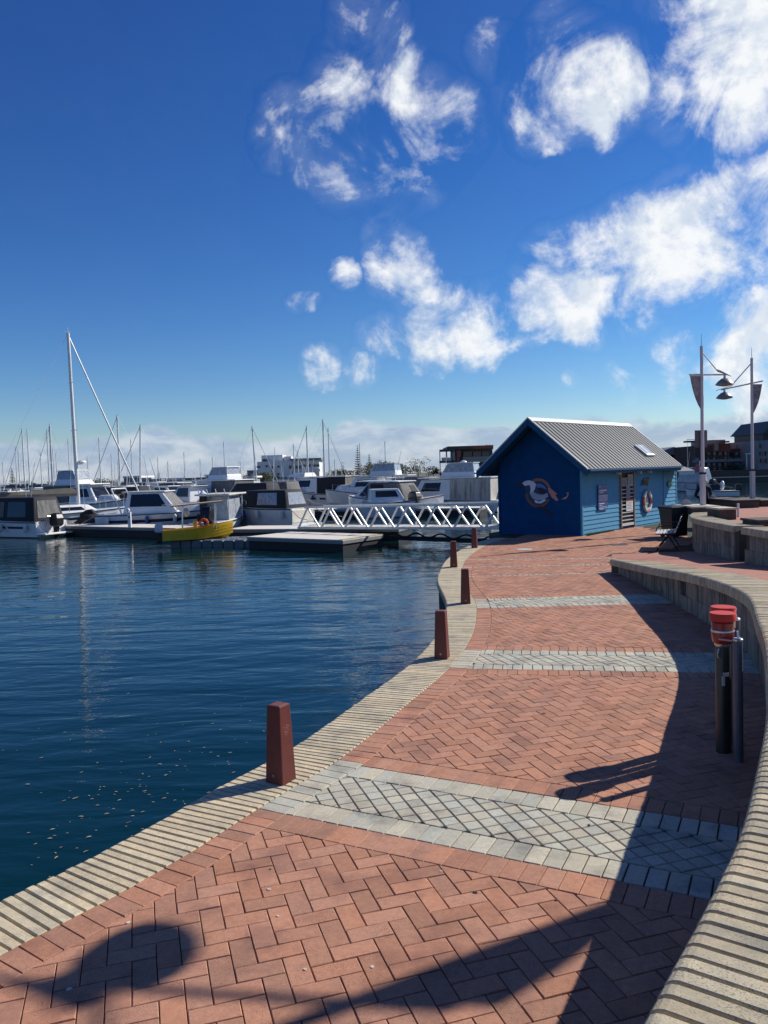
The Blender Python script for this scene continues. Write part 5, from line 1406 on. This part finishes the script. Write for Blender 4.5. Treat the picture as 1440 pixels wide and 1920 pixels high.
# ------------------------------------------------------------------ far shore
M_LAND = mat('far_shore_ground', (.12, .11, .08), .95, col2=(.08, .09, .05), scale=.2)
mb = MB(); mb.prism([(-260, 150), (60, 150), (70, 118), (220, 117), (400, 130), (400, 900), (-500, 900), (-500, 170)], -2, .25)
obj('far_shore', mb, M_LAND, kind='structure')
M_FQ = mat('brown_far_quay', (.10, .075, .055), .9, col2=(.075, .06, .05), scale=.5)
t = thing('far_quay_wall', 'low brown quay wall with a pale rail across the water', 'wall', (62, 116.6, 0))
mb = MB(); mb.box((40, 0, -.2), (150, .6, 1.6)); obj('wall_face', mb, M_FQ, t)
mb = MB(); mb.box((40, -.35, -.02), (150, .1, .12)); obj('pale_rail', mb, M_CREAM, t)
mb = MB(); mb.box((40, .4, .75), (150, .5, .5)); obj('upper_kerb', mb, M_FQ, t)
def leaf_crown(name, t, centre, rads, n, size, m_, clumps=9):
    mb = MB(); cs = []
    for k in range(clumps):
        a, e, r = random.uniform(0, 6.28), random.uniform(-.9, 1.2), random.uniform(.35, .8)
        cs.append((centre[0] + rads[0] * r * math.cos(a) * math.cos(e), centre[1] + rads[1] * r * math.sin(a) * math.cos(e), centre[2] + rads[2] * r * math.sin(e), random.uniform(.3, .55)))
    for k in range(n):
        c = random.choice(cs); v = Vector((random.gauss(0, 1), random.gauss(0, 1), random.gauss(0, 1))).normalized() * random.uniform(.5, 1)
        p = Vector((c[0] + v.x * rads[0] * c[3], c[1] + v.y * rads[1] * c[3], c[2] + v.z * rads[2] * c[3]))
        a = Vector((random.gauss(0, 1), random.gauss(0, 1), random.gauss(0, 1))).normalized() * size * random.uniform(.6, 1.3); b = a.orthogonal() * random.uniform(.4, .7)
        mb.add([p - a, p + b * .6, p + a, p - b * .6], [(0, 1, 2, 3)])
    return obj(name, mb, m_, t, fix=False)
M_LF1 = mat('dark_evergreen', (.035, .06, .025), .8, col2=(.02, .04, .018), scale=.6)
M_LF2 = mat('olive_foliage', (.07, .085, .035), .8, col2=(.04, .055, .022), scale=.6)
M_LF3 = mat('grey_green_foliage', (.10, .11, .07), .8, col2=(.07, .075, .05), scale=.6)
M_BARK = mat('grey_brown_bark', (.10, .08, .06), .9)
def tree(px, y_top, y_bot, hw, D, m_, label, n=900, trunk=True, name='tree', sparse=1.0):
    a, b = P(px, y_top, D), P(px, y_bot, D); w_ = hw * D / F_PX; zc = (a.z + b.z) / 2; rz2 = (a.z - b.z) / 2
    t = thing(name, label, 'tree' if trunk else 'bush', (a.x, D, .25))
    if trunk:
        mb = MB(); mb.tube((0, 0, -.3), (0, 0, zc - .25), .05 * rz2 + .08, .04, 8)
        for k in range(6):
            aa = k * 1.05; mb.tube((0, 0, (zc - .25) * .6), (w_ * .6 * math.cos(aa), w_ * .6 * math.sin(aa), zc - .25 + rz2 * random.uniform(0, .6)), .06, .02, 5)
        obj('trunk', mb, M_BARK, t)
    leaf_crown('crown', t, (0, 0, zc - .25), (w_, w_, rz2), n, .035 * max(w_, rz2) + .1, m_, clumps=int(12 * sparse) + 4)
    return t
def pine(px, y_top, y_bot, D, label, ww=.17):
    a, b = P(px, y_top, D), P(px, y_bot, D); H_ = a.z - .25
    t = thing('norfolk_pine', label, 'tree', (a.x, D, .25))
    mb = MB(); mb.tube((0, 0, -.3), (0, 0, H_), .16, .03, 7); obj('trunk', mb, M_BARK, t)
    mb = MB(); n = 13
    for k in range(n):
        u = k / (n - 1); z = H_ * (.2 + .78 * u); r = H_ * ww * (1 - u) ** .8 + .12
        for q in range(7):
            a_ = q * .9 + k; v = Vector((math.cos(a_), math.sin(a_), 0)); s_ = Vector((-v.y, v.x, 0)) * (r * .16 + .04)
            p0 = Vector((0, 0, z)); p1 = p0 + v * r + Vector((0, 0, r * .28)); mid = p0 + v * r * .6 + Vector((0, 0, r * .08))
            up_ = Vector((0, 0, .05 * H_ / 10 + .03))
            mb.add([p0, mid + s_, p1, mid - s_], [(0, 1, 2, 3)]); mb.add([p0 - up_, mid - up_, p1, mid + up_ * 2], [(0, 1, 2, 3)])
    obj('crown', mb, M_LF1, t, fix=False)
pine(22, 878, 918, 190, 'dense norfolk pine standing alone far behind the left masts')
pine(297, 883, 905, 230, 'small norfolk pine tip behind the raked mast', .15)
pine(670, 835, 890, 200, 'tall norfolk pine between the white building and the bare tree', .13)
pine(692, 851, 890, 205, 'norfolk pine with open tiers near the bare tree', .15)
pine(643, 872, 895, 240, 'smallest norfolk pine near the white building', .2)
tree(485, 884, 912, 42, 185, M_LF2, 'wide olive bush in front of the white building', 1400, False, 'bush')
tree(735, 864, 896, 42, 190, M_LF1, 'dark rounded tree behind the flybridge cruisers', 1500)
tree(690, 866, 894, 30, 196, M_LF2, 'brownish tree mass under the norfolk pines', 900)
tree(640, 880, 900, 34, 200, M_LF2, 'low olive tree beside the smallest norfolk pine', 900)
tree(783, 856, 892, 27, 180, M_LF3, 'sparse pale bare-looking tree left of the dark modern house'.replace(' left of', ' next to'), 520, True, 'tree', .6)
tree(812, 874, 894, 18, 178, M_LF1, 'small dark tree against the dark modern house', 600)
for i, (px, yt, hw, D, m_) in enumerate([(45, 902, 30, 215, M_LF1), (105, 900, 34, 220, M_LF2), (158, 897, 36, 210, M_LF2), (195, 894, 30, 205, M_LF1), (70, 906, 22, 200, M_LF3)]):
    tree(px, yt, 921, hw, D, m_, 'low tree in the belt of trees behind the left masts', 700)
    C.objects[-1].parent['group'] = 'belt of trees behind the left masts'
tree(1380, 865, 893, 19, 119.5, M_LF1, 'round dark bush on the far quay in front of the brick building', 1300, False, 'bush')
# ------------------------------------------------------------------ buildings
M_BW = mat('white_render', (.72, .72, .70), .8, col2=(.66, .66, .65), scale=.3)
M_BG = mat('grey_render', (.26, .27, .29), .8)
M_BD = mat('charcoal_cladding', (.055, .065, .07), .6)
M_BR = mat('brown_brick', (.13, .075, .055), .9, col2=(.09, .055, .045), scale=.8)
M_BRR = mat('rusty_red_panel', (.34, .075, .05), .7)
M_SAND = mat('sand_render', (.40, .34, .25), .85)
M_GRF = mat('grey_roof', (.22, .23, .25), .6)
def blk(t, nm, px0, px1, yt, yb, D, dep, m_, off=0.0):
    a, b = P(px0, yt, D + off), P(px1, yb, D + off); z0 = max(b.z, -.2)
    mb = MB(); mb.box(((a.x + b.x) / 2 - t.location.x, D + off + dep / 2 - t.location.y, (a.z + z0) / 2), (b.x - a.x, dep, a.z - z0)); return obj(nm, mb, m_, t)
def bld(name, label, px, D):
    return thing(name, label, 'building', (P(px, 900, D).x, D, 0))
t = bld('apartment_building', 'white stepped apartment building with small dark windows behind the masts', 540, 230)
blk(t, 'wall', 482, 548, 866, 920, 230, 14, M_BW); blk(t, 'wall', 543, 600, 861, 920, 231, 13, M_BW); blk(t, 'upper_storey', 490, 530, 854, 868, 232, 9, M_BW); blk(t, 'roof_block', 532, 546, 856, 864, 232.5, 8, M_BW); blk(t, 'side_wing', 463, 483, 882, 920, 233, 9, M_GRF)
blk(t, 'roof_slab', 543, 602, 860, 862.5, 230.3, 15, M_GRF)
for px0, px1, yt, yb in [(481, 488, 874, 877), (498, 502, 872, 876), (509, 513, 874, 885), (520, 524, 873, 877), (520, 524, 887, 891), (510, 514, 887, 892)]: blk(t, 'window', px0, px1, yt, yb, 229.8, .3, M_GLASS)
for px0 in (541, 547, 553, 559): blk(t, 'window', px0 + 1, px0 + 5, 873, 879, 230.8 if px0 > 545 else 229.7, .3, M_GLASS)
for px0 in (568, 577, 586, 593): blk(t, 'window', px0, px0 + 6, 871, 875, 230.8, .3, M_GLASS)
blk(t, 'window', 492, 503, 861, 866, 231.8, .3, M_GLASS); blk(t, 'balcony', 566, 600, 880, 884, 229.6, 1.2, M_BW)
t = bld('modern_house', 'dark modern house with red panels and open balcony frame beside the shed roof', 876, 170)
blk(t, 'wall', 853, 925, 842, 915, 171, 12, M_BD); blk(t, 'roof', 840, 923, 837, 840.5, 169.5, 13, M_BRR); blk(t, 'roof_edge', 838, 884, 838.5, 841.5, 169.2, 13, M_BD)
for px0, px1, yt, yb in [(824, 827, 844, 912), (836, 839, 847, 866), (846, 850, 845, 912), (824, 852, 843, 846.5), (824, 856, 864, 867.5), (824, 852, 888, 890)]: blk(t, 'balcony_frame', px0, px1, yt, yb, 168.6, .5, M_BD)
blk(t, 'red_panel', 857, 864, 845, 856, 168.5, .4, M_BRR); blk(t, 'red_column', 857, 862, 856, 870, 168.6, .4, M_BRR)
for px0, px1 in ((869, 885), (887, 902), (904, 918)): blk(t, 'window', px0, px1, 847, 856, 170.7, .4, M_GLASS)
blk(t, 'balcony_glass', 868, 919, 857, 863, 168.9, .1, mat('balcony_glass', (.18, .2, .2), .2)); blk(t, 'balcony_slab', 866, 921, 863.2, 866, 168.8, 2, M_BG)
for px0, px1 in ((828, 836), (839, 846)): blk(t, 'balustrade', px0, px1, 858, 864, 168.5, .1, M_CLEAR)
for px0 in (912, 917, 923): blk(t, 'chimney_pipe', px0, px0 + 2, 834, 842, 172, .6, M_BD)
t = bld('brick_building', 'unfinished brown brick building with scaffold and sand coloured roof across the water', 1360, 126)
blk(t, 'wall', 1301, 1368, 836, 910, 126, 12, M_BR); blk(t, 'wall', 1366, 1425, 842, 910, 127, 12, M_BR); blk(t, 'upper_wall', 1336, 1370, 832, 846, 125.6, 6, M_BRR); blk(t, 'sand_gable', 1341, 1347, 832, 845, 125.2, 3, M_SAND); blk(t, 'roof', 1332, 1360, 825, 833, 127, 8, M_SAND)
blk(t, 'grey_parapet', 1380, 1424, 835, 842, 128, 8, M_BG)
for r, y_ in enumerate((848, 858, 868, 878)):
    for c in range(11):
        px0 = 1305 + c * 10.6
        if random.random() < .82: blk(t, 'window', px0, px0 + random.uniform(3.5, 6.5), y_ + random.uniform(-1, 1), y_ + random.uniform(4.5, 7), 125.7 if px0 < 1366 else 126.7, .4, M_GLASS if random.random() < .7 else M_BG)
for px0 in (1289, 1302, 1318, 1340, 1361, 1367): blk(t, 'scaffold_pole', px0, px0 + .8, 825 if px0 < 1320 else 845, 892, 124.6, .1, M_RAIL if px0 < 1300 else M_BG)
blk(t, 'scaffold_deck', 1288, 1308, 826.5, 829, 124.5, 1.5, M_BD); blk(t, 'scaffold_deck', 1355, 1368, 827, 829.5, 124.5, 1.5, M_BD); blk(t, 'scaffold_rail', 1288, 1308, 823.6, 824.3, 124.5, .1, M_RAIL)
blk(t, 'ledge', 1301, 1425, 862.6, 863.8, 125.2, .6, M_BG)
t = bld('grey_house', 'pale grey house with flat roof just above the shed roof end', 1268, 135)
a, b = P(1236, 846, 135), P(1296, 846, 135); rr = P(1262, 838, 135)
blk(t, 'wall', 1240, 1296, 848, 900, 135, 10, M_BG)
mb = MB(); mb.loft([[(a.x - t.location.x - .3, yy, a.z - .2), (rr.x - t.location.x, yy, rr.z), (b.x - t.location.x + .3, yy, b.z - .4), (b.x - t.location.x, yy, b.z - .8), (a.x - t.location.x, yy, a.z - .5)] for yy in (-.4, 10)]); obj('roof', mb, M_GRF, t)
blk(t, 'white_bay', 1272, 1279, 854, 862, 134.7, .5, M_BW); blk(t, 'window', 1258, 1270, 852, 858, 134.7, .4, M_GLASS); blk(t, 'window', 1284, 1292, 852, 856, 134.7, .4, M_GLASS); blk(t, 'pale_lower_wall', 1286, 1301, 862, 885, 133, 1, M_BW); blk(t, 'awning', 1250, 1290, 864, 867, 133.6, 2, M_GRF)
t = bld('corner_tower', 'grey corner building with steep dark gable at the edge of the view across the water', 1440, 121)
blk(t, 'wall', 1421, 1480, 826, 905, 121, 12, M_BG); blk(t, 'upper_wall', 1431, 1480, 812, 828, 121.4, 10, M_BD)
a, b, c = P(1429, 813, 120.8), P(1480, 813, 120.8), P(1452, 788, 120.8)
mb = MB(); mb.loft([[(a.x - t.location.x, yy, a.z), (c.x - t.location.x, yy, c.z), (b.x - t.location.x, yy, b.z)] for yy in (-.4, 11)]); obj('gable_roof', mb, M_BD, t)
for px0, y_ in ((1426, 832), (1426, 846), (1436, 846), (1427, 860), (1437, 860)): blk(t, 'window', px0, px0 + 3.5, y_, y_ + 8, 120.7, .4, M_GLASS)
blk(t, 'parapet_post', 1421.5, 1423, 819, 828, 121, .5, M_BD)
# low sheds, pontoon roofs on the left shore
t = bld('marina_shed', 'long low marina sheds with pale roofs behind the rear boats', 300, 150)
for px0, px1, yt, m_ in ((232, 262, 893, M_BW), (262, 300, 899, M_GRF), (300, 345, 897, M_BW), (345, 385, 896, M_BG), (385, 412, 890, M_BW), (412, 440, 889, M_SAND)):
    blk(t, 'wall', px0, px1, yt + 2.5, 925, 150 + (px0 % 7), 8, M_BG if m_ is M_BW else M_BW); blk(t, 'roof', px0 - 2, px1 + 2, yt, yt + 2.6, 149.6 + (px0 % 7), 9, m_)
blk(t, 'roof', 448, 478, 893, 895.5, 149, 9, M_BW); blk(t, 'wall', 448, 476, 895.5, 925, 149.5, 8, M_BG)
def pole(px, yt, D, label):
    p = P(px, yt, D); t = thing('street_light', label, 'light pole', (p.x, D, 0), 0, 'far light poles')
    mb = MB(); mb.tube((0, 0, 0), (0, 0, p.z), .09, .06, 6); obj('pole', mb, M_ALU, t)
    mb = MB(); mb.box((.25, 0, p.z), (.9, .25, .1)); obj('lamp', mb, M_GEL, t)
pole(640, 868, 160, 'far light pole beside the smallest norfolk pine'); pole(1400, 851, 119, 'pale light pole on the far quay beside the dark bush'); pole(712, 863, 165, 'far light pole rising above the dark rounded tree')
def flag(px, y0_, y1_, D, m_, label):
    p, b = P(px, y0_, D), P(px, y1_, D); t = thing('flag', label, 'flag', (p.x, D, 0))
    mb = MB(); mb.tube((0, 0, b.z - 2), (0, 0, p.z + .1), .03, .02, 6); obj('staff', mb, M_RAIL, t)
    mb = MB(); n = 5; mb.loft([[(-.9 * i / n, .08 * math.sin(i * 1.6), p.z - .05 - .12 * i), (-.9 * i / n, .08 * math.sin(i * 1.6) + .01, p.z - .05 - .12 * i), (-.9 * i / n, .08 * math.sin(i * 1.6) + .01, p.z - .75 - .05 * i), (-.9 * i / n, .08 * math.sin(i * 1.6), p.z - .75 - .05 * i)] for i in range(n + 1)]); obj('cloth', mb, m_, t)
flag(455, 893, 905, 66, mat('red_flag_cloth', (.55, .03, .03), .7), 'small red flag flying above the black canopied boats')
flag(1312, 867, 885, 63, mat('pink_flag_cloth', (.62, .16, .2), .7), 'small faded pink flag behind the lamp post with the sign panel')

# ------------------------------------------------------------------ old gum spots on the paving
random.seed(11)
M_GUMD = mat('dark_gum_spot', (.06, .055, .05), .9); M_GUMW = mat('pale_gum_spot', (.6, .55, .48), .9)
for px, py, m_, r in [(891, 1673, M_GUMD, .012), (1043, 1688, M_GUMD, .009), (827, 1634, M_GUMW, .008), (504, 1668, M_GUMW, .012), (572, 1818, M_GUMW, .009), (698, 1813, M_GUMW, .011), (521, 1718, M_GUMW, .008), (507, 1630, M_GUMD, .006), (1104, 1547, M_GUMD, .010), (806, 1338, M_GUMW, .011), (936, 1381, M_GUMW, .010), (240, 1730, M_GUMW, .011), (130, 1855, M_GUMW, .012), (1020, 1338, M_GUMD, .02)]:
    q = G(px, py, 0); mb = MB(); n = 9
    mb.prism([(q.x + r * random.uniform(.6, 1.2) * math.cos(2 * PI * i / n), q.y + r * random.uniform(.6, 1.1) * math.sin(2 * PI * i / n)) for i in range(n)], -.003, .0035); obj('gum_spot', mb, m_, paving)
